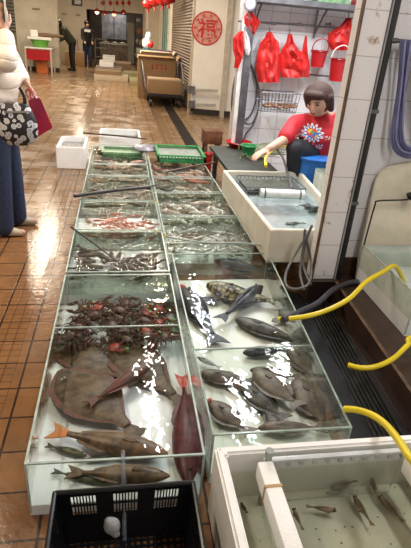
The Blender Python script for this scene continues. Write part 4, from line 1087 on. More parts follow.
# ================================================================= FU DISC and rails
WN = Vector((.2106, .9776, 0)).normalized()   # inward normal of the slanted wall (pointing away from us)
def on_wall(u, v):
    # intersect with wall plane through (1.44, WY) and (2.6, WY-.25)
    n = Vector((.25, 1.16, 0)).normalized(); p0 = Vector((1.44, WY, 0)); d = ray(u, v); t = (n.dot(p0)) / n.dot(d)
    return Vector((d.x * t, d.y * t, H + d.z * t)), n
c, n = on_wall(207, 28.5)
FUd = thing('luck_disc', 'round red paper-cut disc with a Chinese character on the cream wall', 'wall decoration', c - n * .004, math.atan2(n.y, n.x) - PI / 2)
FUd.scale = (.88, 1, .88)
MT['pink_paper'] = plain('pale_pink_paper', (.72, .36, .28), .6); M('red_paper', (.62, .02, .02), .5)
b = bmesh.new(); bmesh.ops.create_cone(b, cap_ends=True, segments=48, radius1=.335, radius2=.335, depth=.006, matrix=Matrix.Rotation(PI / 2, 4, 'X')); finish('disc', b, 'pink_paper', FUd, False)
def ringbm(b, r0, r1, y, th=.003, seg=48, sc=0, ns=16):
    vs = []
    for k in range(seg):
        a = 2 * PI * k / seg; rr = r0 + (sc * abs(math.sin(a * ns / 2)))
        vs.append([b.verts.new((r * math.cos(a), yy, r * math.sin(a))) for r, yy in ((r1, y), (r1, y - th), (rr, y - th), (rr, y))])
    for k in range(seg):
        j = (k + 1) % seg
        for m_ in range(4): b.faces.new((vs[k][m_], vs[j][m_], vs[j][(m_ + 1) % 4], vs[k][(m_ + 1) % 4]))
b = bmesh.new(); ringbm(b, .30, .338, -.003, seg=96, sc=.012, ns=24); ringbm(b, .205, .215, -.003)
for k in range(10):
    a = 2 * PI * k / 10; cc = Vector((.257 * math.cos(a), -.005, .257 * math.sin(a)))
    for j in range(5):
        e = 2 * PI * j / 5 + a; sph(b, cc + Vector((.022 * math.cos(e), 0, .022 * math.sin(e))), (.015, .002, .015), 1)
finish('border', b, 'red_paper', FUd, False)
cu = bpy.data.curves.new('fu', 'FONT'); cu.body = '\u798f'; cu.size = .40; cu.extrude = .002; cu.offset = .007; cu.align_x = 'CENTER'; cu.align_y = 'CENTER'
tmp = bpy.data.objects.new('tmp', cu); COL.objects.link(tmp)
dg = bpy.context.evaluated_depsgraph_get(); dg.update(); me = bpy.data.meshes.new_from_object(tmp.evaluated_get(dg)); bpy.data.objects.remove(tmp)
zs = [v.co for v in me.vertices]
if zs:
    mx = Vector((sum(v.x for v in (max(zs, key=lambda c: c.x), min(zs, key=lambda c: c.x))) / 2, (max(v.y for v in zs) + min(v.y for v in zs)) / 2, 0))
    for v in me.vertices: v.co -= mx
ch = bpy.data.objects.new('character', me); COL.objects.link(ch); ch.parent = FUd; ch.location = (0, -.006, 0); ch.rotation_euler = (PI / 2, 0, 0)
me.materials.clear(); me.materials.append(MT['red_paper'])
for i, (v0, u0, u1) in enumerate(((89.5, 192, 218), (104, 192, 216))):
    a, n = on_wall(u0, v0); e, _ = on_wall(u1, v0 + .8)
    T_ = thing('guard_rail', ['upper steel rail on the bottom of the cream wall', 'lower steel rail on the bottom of the cream wall'][i], 'rail', (0, 0, 0))
    b = bmesh.new(); bar(b, a - n * .1, e - n * .1, .035, .05); finish('rail_bar', b, M('pale_steel', (.52, .48, .42), .35, metal=.3), T_, False)
    b = bmesh.new(); bar(b, a - n * .12, a, .13, .14); finish('rail_plate', b, 'grey_metal', T_, False)
# narrow tile strip low on the white wall handled by material; white vertical board near post
bm = bmesh.new(); prism(bm, [(2.02, 10.22), (2.1, 10.2), (2.1, 10.3), (2.02, 10.32)], .0, 3.6); struct('trim_3', bm, 'cream_metal')

# ================================================================= CARDBOARD, CART, PILES
def m_card(name, c, mark=None):
    t = NT(name); col = t.mix(t.noise(5, 4), c, tuple(v * .75 for v in c))
    return t.done(t.bsdf(col, .75))
MT['card'] = m_card('brown_cardboard', (.36, .215, .10)); MT['card_pale'] = m_card('pale_cardboard', (.52, .43, .31)); MT['card_dark'] = m_card('dark_cardboard', (.24, .15, .08))
def carton(label, x, y, z, w, d, h, m='card', flaps=True, rz=0, mark=False, name='carton'):
    T_ = thing(name, label, 'box', (x, y, z), rz); b = bmesh.new(); box(b, 0, w, 0, d, 0, h, .005); finish('box_body', b, m, T_)
    if flaps:
        b = bmesh.new()
        for a, sg in (((0, 0), -1), ((0, d), 1)):
            hull8(b, [(0, a[1], h), (w, a[1], h), (w, a[1] + .004, h + .002), (0, a[1] + .004, h + .002)], [(0, a[1] + sg * .09, h + .07), (w, a[1] + sg * .09, h + .07), (w, a[1] + sg * .09 + .004, h + .072), (0, a[1] + sg * .09 + .004, h + .072)])
        for a, sg in ((0, -1), (w, 1)):
            hull8(b, [(a, 0, h), (a, d, h), (a + .004, d, h + .002), (a + .004, 0, h + .002)], [(a + sg * .08, 0, h + .10), (a + sg * .08, d, h + .10), (a + sg * .08 + .004, d, h + .10), (a + sg * .08 + .004, 0, h + .10)])
        finish('flap', b, m, T_, False)
    else:
        b = bmesh.new(); box(b, 0, w, d * .44, d * .56, h, h + .003); box(b, -.001, w + .001, -.002, 0, h * .93, h); finish('tape', b, 'card_pale', T_, False)
    if mark:
        b = bmesh.new()
        for i in range(4): box(b, w * (.34 + i * .12), w * (.42 + i * .12), -.003, 0, h * .78, h * .82); box(b, w * (.36 + i * .12), w * (.385 + i * .12), -.003, 0, h * .72, h * .90); box(b, w * (.335 + i * .12), w * (.425 + i * .12), -.003, 0, h * .86, h * .89)
        finish('printed_mark', b, plain('faded_red_print', (.55, .13, .07), .7), T_, False)
    return T_
CT = thing('hand_cart', 'low dark cart in the walkway loaded with cardboard boxes', 'cart', (.58, 11.25, 0))
b = bmesh.new(); box(b, 0, .78, 0, 1.3, .22, .27); finish('cart_deck', b, 'black_paint', CT, False)
b = bmesh.new(); tube(b, [(.79, 1.25, .25), (.80, 1.3, .8), (.80, .7, .85), (.79, .05, .5)], .014, 8, 5); finish('cart_handle', b, 'grey_metal', CT); b = bmesh.new(); tube(b, [(-.03, 1.25, .25), (-.08, 1.3, .8), (-.08, .7, .78), (-.04, .05, .45), (0, 0, .25)], .016, 8, 5); finish('cart_handle', b, 'grey_metal', CT)
for x, y in ((.08, .1), (.7, .1), (.08, 1.15), (.7, 1.15)):
    b = bmesh.new(); bmesh.ops.create_cone(b, cap_ends=True, segments=18, radius1=.09, radius2=.09, depth=.05, matrix=Matrix.Translation((x, y, .09)) @ Matrix.Rotation(PI / 2, 4, 'Y')); finish('wheel', b, 'black_paint', CT)
    b = bmesh.new(); bar(b, (x, y, .1), (x, y, .22), .04); finish('leg', b, 'black_paint', CT, False)
carton('brown cardboard box on the front of the cart, lower of the two', .60, 11.28, .272, .72, .6, .30, 'card', False)
carton('wide open cardboard box with red print behind on the cart', .42, 12.62, 0, .90, .55, .88, 'card', True, mark=True)
carton('open white-flapped carton behind the red-printed cardboard box', .52, 13.6, 0, .8, .6, .95, 'card_pale', True)
for i, (x, z, w, m, lb) in enumerate(((.60, .845, .36, 'teal_box', 'teal crate on top of the cartons beside the shutter'), (1.01, .845, .34, 'purple_box', 'purple crate on top of the cartons beside the shutter'))):
    M('teal_box', (.04, .16, .18), .4); M('purple_box', (.14, .05, .20), .4)
    T_ = thing('plastic_crate', lb, 'crate', (x, 14.5, 0)); b = bmesh.new(); box(b, 0, w, 0, .4, .0, 1.0, .01)
    for k in range(6): box(b, -.01, w + .01, -.012, .0, .12 + k * .16, .15 + k * .16)
    finish('crate_body', b, m, T_); b = bmesh.new(); box(b, -.015, w + .015, -.015, .415, 1.0, 1.04, .006); finish('crate_rim', b, m, T_)
T_ = thing('wrapped_bundle', 'white wrapped bundle with red patch standing on the crates', 'bundle', (.72, 14.7, 1.042)); b = bmesh.new()
sph(b, (0, 0, .13), (.13, .1, .15), 3); sph(b, (.03, 0, .3), (.08, .07, .1), 3)
for v in b.verts: v.co *= 1 + .15 * mnoise.noise(v.co * 12)
finish('bundle_body', b, 'white_cloth', T_); b = bmesh.new(); box(b, .02, .10, -.12, -.09, .05, .13); sph(b, (.12, -.05, .12), (.06, .06, .09), 2); finish('red_patch', b, 'red_cloth', T_)
# pile of boxes in mid aisle
pl = [('pale yellow crate at the bottom of the pile in the middle of the walkway', -.80, 16.5, 0, 1.04, .9, .16, 'card_pale', False),
      ('flat dark box of produce lying on the pale crate of the walkway pile', -.76, 16.6, .16, .78, .9, .12, 'card_dark', False),
      ('plum-grey flat box further back in the walkway pile', -.80, 17.7, 0, .86, 1.0, .30, 'plum_card', False),
      ('greenish flat box at the right of the walkway pile', .03, 17.6, 0, .8, .9, .20, 'olive_card', False),
      ('dark flat box at the back of the walkway pile', -.72, 19.0, 0, 1.1, 1.0, .40, 'card_dark', False),
      ('white foam box topmost of the pile in the walkway', -.68, 17.9, .302, .46, .6, .18, 'styro', False),
      ('second white foam box at the back of the walkway pile', -.60, 18.9, .402, .42, .5, .20, 'styro', False),
      ('flat brown board box beside the right end of the walkway pile', .28, 15.6, 0, .5, 1.4, .14, 'olive_card', False)]
MT['plum_card'] = m_card('plum_grey_cardboard', (.16, .11, .13)); MT['olive_card'] = m_card('olive_cardboard', (.30, .27, .12))
for lb, x, y, z, w, d, h, m, f in pl: carton(lb, x, y, z, w, d, h, m, f, name='produce_box' if m != 'styro' else 'foam_box')

# ================================================================= LEFT FAR: table, chairs
T_ = thing('round_table', 'table with red skirt panels and white legs beside the cream column', 'table', (-2.95, 17.4, 0))
b = bmesh.new(); box(b, 0, .82, 0, .8, .72, .76, .01); finish('tabletop', b, 'white_plastic', T_)
b = bmesh.new(); box(b, .05, .77, .0, .02, .40, .70); box(b, .02, .04, .02, .78, .40, .70); finish('red_panel', b, 'red_plastic', T_, False)
for x, y in ((0, 0), (.77, 0), (0, .74), (.77, .74)): b = bmesh.new(); bar(b, (x + .02, y + .02, 0), (x + .02, y + .02, .72), .05); finish('leg', b, 'cream_metal', T_, False)
b = bmesh.new(); box(b, 0, .36, 0, .3, 0, .40, .02); o = finish('orange_bin', b, M('orange_plastic', (.60, .16, .04), .4), loc=(-2.66, 17.6, 0)); tag(o, 'orange bin standing under the red-panelled table', 'bin')
bm_ = M('lime_plastic', (.16, .48, .06), .4)
bowl('green_basin', 'bright green basin on the red-panelled table', 'basin', (-2.52, 17.8, .76), .30, .22, 'lime_plastic')
carton('white foam lid lying on the green basin', -2.86, 17.55, .985, .72, .5, .08, 'styro', False, name='foam_slab')
carton('small white carton standing on the foam lid', -2.78, 17.7, 1.067, .22, .2, .20, 'styro', False, name='small_carton')
b = bmesh.new(); sph(b, (0, 0, 0), (.45, .12, .06), 3)
for v in b.verts: v.co *= 1 + .3 * mnoise.noise(v.co * 9)
o = finish('dried_fish', b, 'card_dark', loc=(-2.25, 17.85, 1.12)); tag(o, 'long brown dried bundle lying on the foam lid', 'dried food')
def chair(lb, x, y, rz, m):
    T_ = thing('plastic_chair', lb, 'chair', (x, y, 0), rz)
    b = bmesh.new(); box(b, -.2, .2, -.2, .2, .42, .46, .01); finish('seat', b, m, T_)
    b = bmesh.new(); box(b, -.2, .2, .18, .22, .5, .9, .01); finish('backrest', b, m, T_)
    for sx in (-.17, .17):
        for sy in (-.17, .19): b = bmesh.new(); bar(b, (sx, sy, 0), (sx, sy, .42 if sy < 0 else .6), .035); finish('leg', b, 'black_paint', T_, False)
M('dark_red_plastic', (.16, .03, .03), .5)
chair('dark red chair left of the red-panelled table', -3.35, 17.2, .6, 'dark_red_plastic')
chair('dark chair behind the left side of the red-panelled table', -3.8, 18.6, 2.2, 'dark_red_plastic')
chair('dark chair furthest left, behind the woman with the phone', -4.1, 17.6, 1.2, 'black_paint')
carton('brown box on the floor behind the bending man', -2.15, 21.6, 0, .75, .7, .55, 'card', False)
carton('large carton against the back wall between the column and the man', -2.7, 23.4, 0, .9, .6, .95, 'card_pale', False)

# ================================================================= FAR SHOPS
M('dark_cabinet', (.20, .16, .12), .5, .3, 6); M('steel', (.34, .33, .31), .3, .15, 6, metal=.5)
T_ = thing('shop_counter', 'long dark steel counter in the shop opening at the far end', 'counter', (-.9, 24.9, 0))
b = bmesh.new(); box(b, 0, 1.25, 0, .7, .1, .78, .01); finish('counter_body', b, 'dark_cabinet', T_); b = bmesh.new(); box(b, -.03, 1.28, -.03, .73, .78, .83, .01); finish('counter_top', b, 'steel', T_)
for x in (.03, 1.17): b = bmesh.new(); box(b, x, x + .06, .03, .1, 0, .1); finish('leg', b, 'black_paint', T_, False)
for x, w in ((.05, .38), (.5, .30), (.84, .34)):
    T2 = thing('steel_tray', 'shallow steel tray of food on the far shop counter', 'tray', (-.9 + x, 25.0, .832), 0, 'trays on the far counter'); b = bmesh.new(); box(b, 0, w, 0, .4, 0, .02); box(b, 0, w, 0, .012, .02, .06); box(b, 0, w, .388, .4, .02, .06); finish('tray_body', b, 'steel', T2, False)
    b = bmesh.new(); sph(b, (w / 2, .2, .04), (w * .38, .15, .05), 2); finish('food', b, 'card_pale', T2)
T_ = thing('notice_board', 'dark blue-grey glass board hanging behind the far counter', 'board', (-.85, 26.4, 1.0))
b = bmesh.new(); box(b, 0, 1.15, 0, .04, 0, 1.1); finish('panel', b, M('blue_grey_board', (.10, .12, .17), .4, .5, 4, c2=(.22, .23, .25)), T_, False)
b = bmesh.new(); bar(b, (.57, 0, 0), (.57, 0, 1.1), .03); bar(b, (0, 0, 1.1), (1.15, 0, 1.1), .04); finish('frame', b, 'black_paint', T_, False)
for x, lb in ((.33, 'grey upright fridge left of the shelf rack at the far end'),):
    T_ = thing('fridge', lb, 'fridge', (x, 24.9, 0)); b = bmesh.new(); box(b, 0, .32, 0, .6, .05, 1.75, .015); finish('cabinet', b, M('grey_green_fridge', (.24, .24, .20), .4), T_); b = bmesh.new(); bar(b, (.26, -.02, .8), (.26, -.02, 1.3), .025); finish('handle', b, 'steel', T_, False)
    b = bmesh.new(); box(b, .02, .3, -.01, 0, .08, .7); box(b, .02, .3, -.01, 0, .73, 1.72); finish('door', b, bpy.data.materials['grey_green_fridge'], T_, False)
RK = thing('shelf_rack', 'dark shelf rack of pots and boxes at the right of the far opening', 'rack', (.68, 24.8, 0))
b = bmesh.new()
for x in (0, .36): 
    for y in (0, .5): bar(b, (x, y, 0), (x, y, 2.1), .03)
finish('rack_frame', b, 'black_paint', RK, False)
for z in (.35, .85, 1.3, 1.75):
    b = bmesh.new(); box(b, 0, .36, 0, .5, z, z + .03); finish('shelf', b, 'dark_cabinet', RK, False)
for i, (z, x, w, h, m) in enumerate(((.38, .05, .22, .35, 'white_plastic'), (.88, .03, .14, .22, 'steel'), (.88, .2, .13, .18, 'cream_metal'), (1.33, .04, .26, .2, 'card'), (1.78, .05, .2, .16, 'steel'), (1.33, .31, .05, .25, 'red_plastic'))):
    T2 = thing('rack_pot', ['white tub on the lowest shelf of the far rack', 'steel pot on the second shelf of the far rack', 'cream pot beside the steel pot on the far rack', 'brown box on the third shelf of the far rack', 'steel pot on the top shelf of the far rack', 'narrow red bottle on the third shelf of the far rack'][i], 'container', (.68 + x, 24.9, z)); b = bmesh.new(); box(b, 0, w, 0, .3, 0, h, .02); finish('pot_body', b, m, T2); b = bmesh.new(); box(b, -.005, w + .005, -.005, .305, h, h + .02, .004); finish('lid', b, m, T2)
T_ = thing('steel_cart', 'small dark wire cart beside the dark-jacketed person', 'cart', (-1.05, 23.2, 0)); b = bmesh.new()
for x in (0, .5):
    for y in (0, .5): bar(b, (x, y, .06), (x, y, 1.0), .03)
for z in (.3, .65, 1.0): box(b, 0, .5, 0, .5, z, z + .025)
finish('cart_frame', b, 'dark_cabinet', T_, False)
for x, y in ((0, 0), (.5, 0), (0, .5), (.5, .5)): b = bmesh.new(); sph(b, (x, y, .04), .04, 1); finish('wheel', b, 'black_paint', T_)
# posters/marks on back wall
T_ = thing('wall_notice', 'small black and white notice on the cream back wall near the top', 'notice', P(77, 2, YB - .02)); b = bmesh.new(); box(b, -.22, .22, -.02, .01, -.14, .2); finish('board', b, 'black_paint', T_, False); b = bmesh.new(); box(b, -.10, .16, -.03, -.02, -.08, .08); finish('paper', b, 'white_plastic', T_, False)
for i, (u, v) in enumerate(((64, 14), (78, 15))):
    T_ = thing('switch_plate', ['small switch plate on the cream back wall, left one', 'small switch plate on the cream back wall under the notice'][i], 'switch', P(u, v, YB - .01)); b = bmesh.new(); box(b, -.09, .09, -.02, .01, -.02, .02); finish('plate', b, 'card', T_, False)
p = P(36, 9, 18.49); T_ = thing('switch_plate', 'small dark plate on the front of the cream column', 'switch', p); b = bmesh.new(); box(b, -.12, .12, -.012, .009, -.025, .025); finish('plate', b, 'card', T_, False)
# pendant lamps with red shades
for i, (u, v, hot, lb) in enumerate(((97, 12, 1, 'white-glowing pendant lamp, leftmost of the row over the far counter'), (105, 14, 0, 'dim red pendant lamp between the white and the orange one'), (114, 14, 1, 'orange-glowing pendant lamp in the row over the far counter'), (123.5, 13, 0, 'dim red pendant lamp at the right end of the far row'))):
    c = P(u, v, 24.0); T_ = thing('pendant_lamp', lb, 'lamp', c)
    b = bmesh.new(); lathe(b, [(.03, .13), (.06, .12), (.15, .0), (.14, .0), (.05, .11)], seg=20, close=False); finish('lamp_shade', b, 'red_plastic', T_)
    b = bmesh.new(); tube(b, [(0, 0, .12), (0, 0, 3.58 - c.z)], .008, 5, 0); finish('cord', b, 'black_paint', T_)
    b = bmesh.new(); sph(b, (0, 0, .0), .085 if hot else .04, 2); finish('bulb', b, glow('lamp_glow_%d' % i, [(1, .75, .5), (1, .25, .15), (1, .32, .12), (1, .2, .1)][i], 5 if hot else 1.0), T_)
# red decorations on the fascia
for i, u in enumerate((103, 110.5, 117, 123, 129)):
    T_ = thing('red_ornament', 'small red diamond paper on the cream fascia above the far counter', 'wall decoration', P(u, 3, YB - .03), 0, 'red papers on the far fascia')
    b = bmesh.new(); hull8(b, [(-.1, 0, 0), (0, 0, -.12), (.1, 0, 0), (0, 0, .12)], [(-.1, .006, 0), (0, .006, -.12), (.1, .006, 0), (0, .006, .12)]); finish('paper', b, 'red_paper', T_, False)
# red valance / lanterns at top right of aisle
for i, (u, v, r) in enumerate(((148, 4, .15), (155, 1, .16), (163, 0, .17), (169, -2, .17))):
    c = P(u, v, 14.2 - i * .5); T_ = thing('paper_lantern', ['red paper lantern nearest the far shops in the row above the shutter', 'red paper lantern, second from the far end above the shutter', 'red paper lantern, third from the far end above the shutter', 'red paper lantern, nearest of the row above the shutter'][i], 'lantern', c)
    b = bmesh.new(); n_ = 24; lathe(b, [(r * .3, -r * .7), (r * .75, -r * .5), (r, 0), (r * .75, r * .5), (r * .3, r * .7)], seg=n_); finish('lantern_body', b, 'red_cloth', T_)
    b = bmesh.new(); tube(b, [(0, 0, r * .7), (0, 0, 3.58 - c.z)], .006, 5, 0); finish('cord', b, 'black_paint', T_)
    b = bmesh.new(); tube(b, [(0, 0, -r * .7), (0, 0, -r * .7 - .09)], .02, 8, 0, .035); finish('tassel', b, 'red_cloth', T_)

# ================================================================= PEOPLE
def m_skin():
    t = NT('skin'); c = t.ramp(t.noise(9, 3), [(.3, (.46, .25, .17)), (.7, (.56, .33, .23))]); return t.done(t.bsdf(c, .5))
MT['skin'] = m_skin()
M('dark_hair', (.018, .010, .008), .4, .3, 60); M('brown_hair', (.060, .022, .014), .75, .3, 60)
M('denim', (.022, .036, .088), .7, .2, 40, .2); M('beige_shoe', (.58, .48, .36), .6); M('black_trousers', (.012, .013, .020), .7)
def m_puffer():
    t = NT('cream_puffer_coat'); z = t.xyz()[2]
    w = t.math('ABSOLUTE', t.math('SINE', t.math('MULTIPLY', t.math('ADD', z, t.math('MULTIPLY', t.noise(5, 2), .06)), 34)))
    n = t.bump(t.math('POWER', w, .4), .7, .012)
    c = t.ramp(t.noise(6, 3), [(.3, (.78, .66, .54)), (.7, (.86, .75, .63))]); return t.done(t.bsdf(c, .5, n))
MT['puffer'] = m_puffer()
def head_lumps(b, c, r, f, up=Vector((0, 0, 1))):
    """skull, jaw, nose, ears; f = facing direction"""
    f = f.normalized(); s = f.cross(up).normalized()
    sph(b, c + up * r * .12, (r * .86, r * .86, r * .98), 3)
    sph(b, c + f * r * .22 - up * r * .35, r * .66, 3); sph(b, c + f * r * .48 - up * r * .78, r * .30, 2)
    sph(b, c + f * r * .80 - up * r * .55, (r * .26, r * .2, r * .12), 2)
    cap(b, c + f * r * .82 + up * r * .12, r * .09, c + f * r * .99 - up * r * .18, r * .14, 8)
    for k in (-1, 1): sph(b, c + s * k * r * .86 - up * r * .08, (r * .14, r * .14, r * .26), 2); sph(b, c + f * r * .66 + s * k * r * .34 - up * r * .22, r * .24, 2)
def face_parts(T_, c, r, f, up=Vector((0, 0, 1))):
    f = f.normalized(); s = f.cross(up).normalized()
    for k in (-1, 1):
        b = bmesh.new(); sph(b, c + f * r * .80 + s * k * r * .32 + up * r * .10, (r * .13, r * .13, r * .07), 2); finish('eye', b, FM['eye'], T_)
        b = bmesh.new(); a = c + f * r * .85 + up * r * .30; tube(b, [a + s * k * r * .18, a + s * k * r * .34 + up * r * .04, a + s * k * r * .50 - f * r * .06], r * .035, 5, 3); finish('eyebrow', b, 'dark_hair', T_)
    b = bmesh.new(); a = c + f * r * 1.0 - up * r * .52; tube(b, [a - s * r * .2 - f * r * .05, a, a + s * r * .2 - f * r * .05], r * .05, 6, 3); finish('mouth', b, plain('lips', (.40, .09, .07), .5), T_)
def hand_lumps(b, wrist, d, palm_n, size=1.0, curl=.6, thumb=1):
    """five separate bent fingers growing from a palm; d = direction of fingers"""
    d = d.normalized(); pn = palm_n.normalized(); s = d.cross(pn).normalized() * thumb
    pc = wrist + d * .048 * size
    for k in (-1.2, -.4, .4, 1.2): cap(b, wrist + s * k * .009 * size, .014 * size, wrist + d * .082 * size + s * k * .0185 * size, .0115 * size, 10)
    for k, L in ((1.35, .062), (.45, .072), (-.45, .067), (-1.35, .052)):
        p = wrist + d * .086 * size + s * k * .0185 * size; dd = (d + s * k * .06).normalized(); ang = 0
        for j, fr in enumerate((.45, .32, .23)):
            ang += curl * (.5 if j == 0 else .75)
            v = dd * math.cos(ang) + pn * math.sin(ang); q = p + v * L * fr * size
            cap(b, p, .0088 * size * (1 - .08 * j), q, .0080 * size * (1 - .1 * j), 8); p = q
    p = wrist + d * .022 * size + s * .026 * size; v = (s * .75 + d * .6 + pn * .3).normalized()
    for j, L in enumerate((.038, .030, .024)):
        q = p + v * L * size; cap(b, p, .0115 * size * (1 - .1 * j), q, .0098 * size * (1 - .1 * j), 8); p = q; v = (v + d * .35 + pn * .25).normalized()

# ---- woman with the phone, left edge
Y1 = 3.78
WM = thing('person', 'person in a cream puffer coat and jeans at the left edge, holding up a phone', 'person', (-.06, 0, 0))
fwd = Vector((1, .12, 0)).normalized(); hc = P(-3, 22, Y1); rr = .105
sh_n = P(-3, 62, Y1 - .16); sh_n.z = 1.30; sh_f = Vector((sh_n.x + .02, Y1 + .19, 1.30)); hip = Vector((P(4, 118, Y1).x, Y1, .92))
an_n = Vector((P(13, 228, Y1 - .1).x, Y1 - .11, .07)); an_f = Vector((P(26, 220, Y1 + .12).x, Y1 + .13, .07))
kn_n = Vector(((an_n.x + hip.x) / 2 + .01, Y1 - .10, .50)); kn_f = Vector(((an_f.x + hip.x) / 2 + .02, Y1 + .11, .50))
hnd = P(15, 31, Y1 - .12); el = P(16, 60, Y1 - .22)
hnd2 = P(36, 84, Y1 + .05); el2 = P(21, 66, Y1 + .2)
b = bmesh.new()
head_lumps(b, hc, rr, fwd); cap(b, hc - Vector((0.01, 0, .08)), .05, Vector((sh_n.x, Y1, 1.28)), .06)
for s_ in (sh_n, sh_f): cap(b, Vector((sh_n.x, Y1, 1.28)), .07, s_, .05)
cap(b, Vector((sh_n.x, Y1, 1.24)), .10, hip, .12)
cap(b, sh_n, .045, el, .038); cap(b, el, .036, hnd, .024); cap(b, sh_f, .045, el2, .038); cap(b, el2, .036, hnd2, .024)
ph_d = (P(13, 8, Y1 - .12) - hnd).normalized()
hand_lumps(b, hnd, ph_d, Vector((-.75, .5, 0)), 1.1, .55, -1)
hand_lumps(b, hnd2, Vector((.55, -.1, -.8)), Vector((-.6, -.2, -.4)), 1.0, .8, 1)
for a, k, f_, sy in ((hip + Vector((0, -.08, 0)), kn_n, an_n, -1), (hip + Vector((0, .08, 0)), kn_f, an_f, 1)):
    cap(b, a, .075, k, .05); cap(b, k, .05, f_, .032); cap(b, f_ - Vector((.03, 0, .03)), .032, f_ + Vector((.13, 0, -.04)), .024)
remesh('body', b, 'skin', WM, .0075, 2)
b = bmesh.new(); sph(b, hc + Vector((-.045, 0, .035)), (.105, .108, .115), 3); sph(b, hc + Vector((-.075, 0, -.08)), (.06, .095, .13), 3); sph(b, hc + Vector((.02, 0, .09)), (.07, .08, .045), 3); remesh('hair', b, 'dark_hair', WM, .01, 2)
face_parts(WM, hc, rr, fwd)
b = bmesh.new(); ht = Vector((hip.x, Y1, .98))
cap(b, Vector((sh_n.x - .01, Y1, 1.25)), .145, ht + Vector((-.02, 0, .06)), .155); sph(b, Vector((sh_n.x + .02, Y1, 1.14)), (.15, .19, .19), 3)
sph(b, ht + Vector((0, 0, .04)), (.17, .20, .14), 3)
cap(b, sh_n, .09, el, .072); cap(b, el + Vector((0, 0, -.01)), .076, hnd - (hnd - el).normalized() * .05, .058); cap(b, sh_f, .10, el2, .08); cap(b, el2, .078, hnd2 - (hnd2 - el2).normalized() * .06, .05)
tube(b, [Vector((sh_n.x, Y1 + .08 * math.cos(a), 1.33 + .0)) + Vector((.08 * math.sin(a), 0, 0)) for a in [2 * PI * k / 12 for k in range(13)]], .04, 8, 0, cap=False)
remesh('puffer_coat', b, 'puffer', WM, .014, 3)
b = bmesh.new()
cap(b, hip + Vector((0, -.08, .03)), .12, kn_n, .085); cap(b, kn_n, .083, an_n + Vector((0, 0, .0)), .072); cap(b, hip + Vector((0, .08, .03)), .12, kn_f, .082); cap(b, kn_f, .08, an_f, .07)
remesh('jeans', b, 'denim', WM, .012, 3)
for a in (an_n, an_f):
    b = bmesh.new(); g = Vector((a.x, a.y, 0)); cap(b, g + Vector((-.05, 0, .038)), .038, g + Vector((.07, .0, .034)), .034); cap(b, g + Vector((.07, 0, .032)), .033, g + Vector((.125, 0, .026)), .026); sph(b, g + Vector((-.03, 0, .06)), (.05, .042, .04), 2)
    for v in b.verts: v.co.z = max(v.co.z, .002)
    remesh('shoe', b, 'beige_shoe', WM, .008, 2)
pc = P(8, 7, Y1 - .12) + Vector((-.02, 0, 0))
PHN = thing('mobile_phone', 'pale mobile phone held up in the hand of the person in the cream coat', 'phone', pc, .25)
b = bmesh.new(); box(b, -.006, .006, -.04, .04, -.085, .085, .004); finish('phone_case', b, 'white_plastic', PHN)
b = bmesh.new(); box(b, -.0075, -.006, -.036, .036, -.078, .078); finish('screen', b, 'black_paint', PHN, False)
# patterned handbag
def m_floral():
    t = NT('black_bag_with_pale_flowers'); v = t.voro(27, t.mapv(scale=(1, .12, 1)))
    d = v[0]; c = t.mix(v[1], (.70, .70, .72), (.46, .44, .62)); c = t.mix(.65, c, (.66, .66, .64))
    pet = t.math('ADD', d, t.math('MULTIPLY', t.math('SUBTRACT', t.noise(60, 1), .5), .12))
    m = t.math('LESS_THAN', pet, .50); c = t.mix(t.math('LESS_THAN', d, .13), c, (.42, .28, .12))
    c = t.mix(t.math('MULTIPLY', t.math('GREATER_THAN', d, .26), t.math('LESS_THAN', d, .31)), c, (.12, .12, .18))
    return t.done(t.bsdf(t.mix(m, (.014, .013, .016), c), .45))
MT['floral'] = m_floral()
Yb = Y1 - .27
HB = thing('handbag', 'black handbag with pale flower pattern hanging at the hip of the cream coat', 'bag', (0, 0, 0))
b = bmesh.new(); rings = []
for v, ul, ur, th in ((103, 3, 27, .03), (110, 0, 32, .05), (118, -2, 36, .06), (127, -2, 38, .065), (135, 0, 38, .06), (141, 3, 35, .045), (145, 9, 28, .02)):
    a = P(ul, v, Yb); e = P(ur, v, Yb); m_ = (a + e) / 2; w_ = (e - a).length / 2
    rings.append([b.verts.new((m_.x + w_ * math.copysign(abs(math.cos(k)) ** .7, math.cos(k)), m_.y + th * math.sin(k), m_.z)) for k in [2 * PI * j / 24 for j in range(24)]])
for i in range(len(rings) - 1):
    for k in range(24): b.faces.new((rings[i][k], rings[i][(k + 1) % 24], rings[i + 1][(k + 1) % 24], rings[i + 1][k]))
b.faces.new(rings[0][::-1]); b.faces.new(rings[-1]); bmesh.ops.subdivide_edges(b, edges=list(b.edges), cuts=1, use_grid_fill=True)
finish('bag_body', b, 'floral', HB)
b = bmesh.new(); tube(b, [P(25, 105, Yb), P(24, 96, Yb), P(20, 88, Yb + .04)], .012, 8, 5); finish('strap', b, 'black_paint', HB)
b = bmesh.new(); bar(b, P(4, 112, Yb - .052), P(30, 112, Yb - .052), .008, .012); finish('zip', b, 'steel', HB, False)
# crimson shopping bag
SB = thing('shopping_bag', 'glossy crimson shopping bag carried beside the flowered handbag', 'bag', (0, 0, 0)); Yc = Y1 + .02
M('crimson_gloss', (.50, .018, .07), .22, .15, 6)
b = bmesh.new(); f_ = [P(28, 99, Yc - .05), P(40, 98, Yc - .05), P(53, 128, Yc - .05), P(36, 138, Yc - .05)]; k_ = [p + Vector((-.02, .12, .0)) for p in f_]
hull8(b, f_, k_); bmesh.ops.bevel(b, geom=list(b.edges), offset=.005, segments=2, affect='EDGES'); finish('bag_body', b, 'crimson_gloss', SB)
b = bmesh.new(); tube(b, [P(30, 100, Yc - .05), P(26, 92, Yc - .02), P(29, 90, Yc - .02), P(37, 99, Yc - .05)], .006, 6, 5); finish('handle', b, 'crimson_gloss', SB)

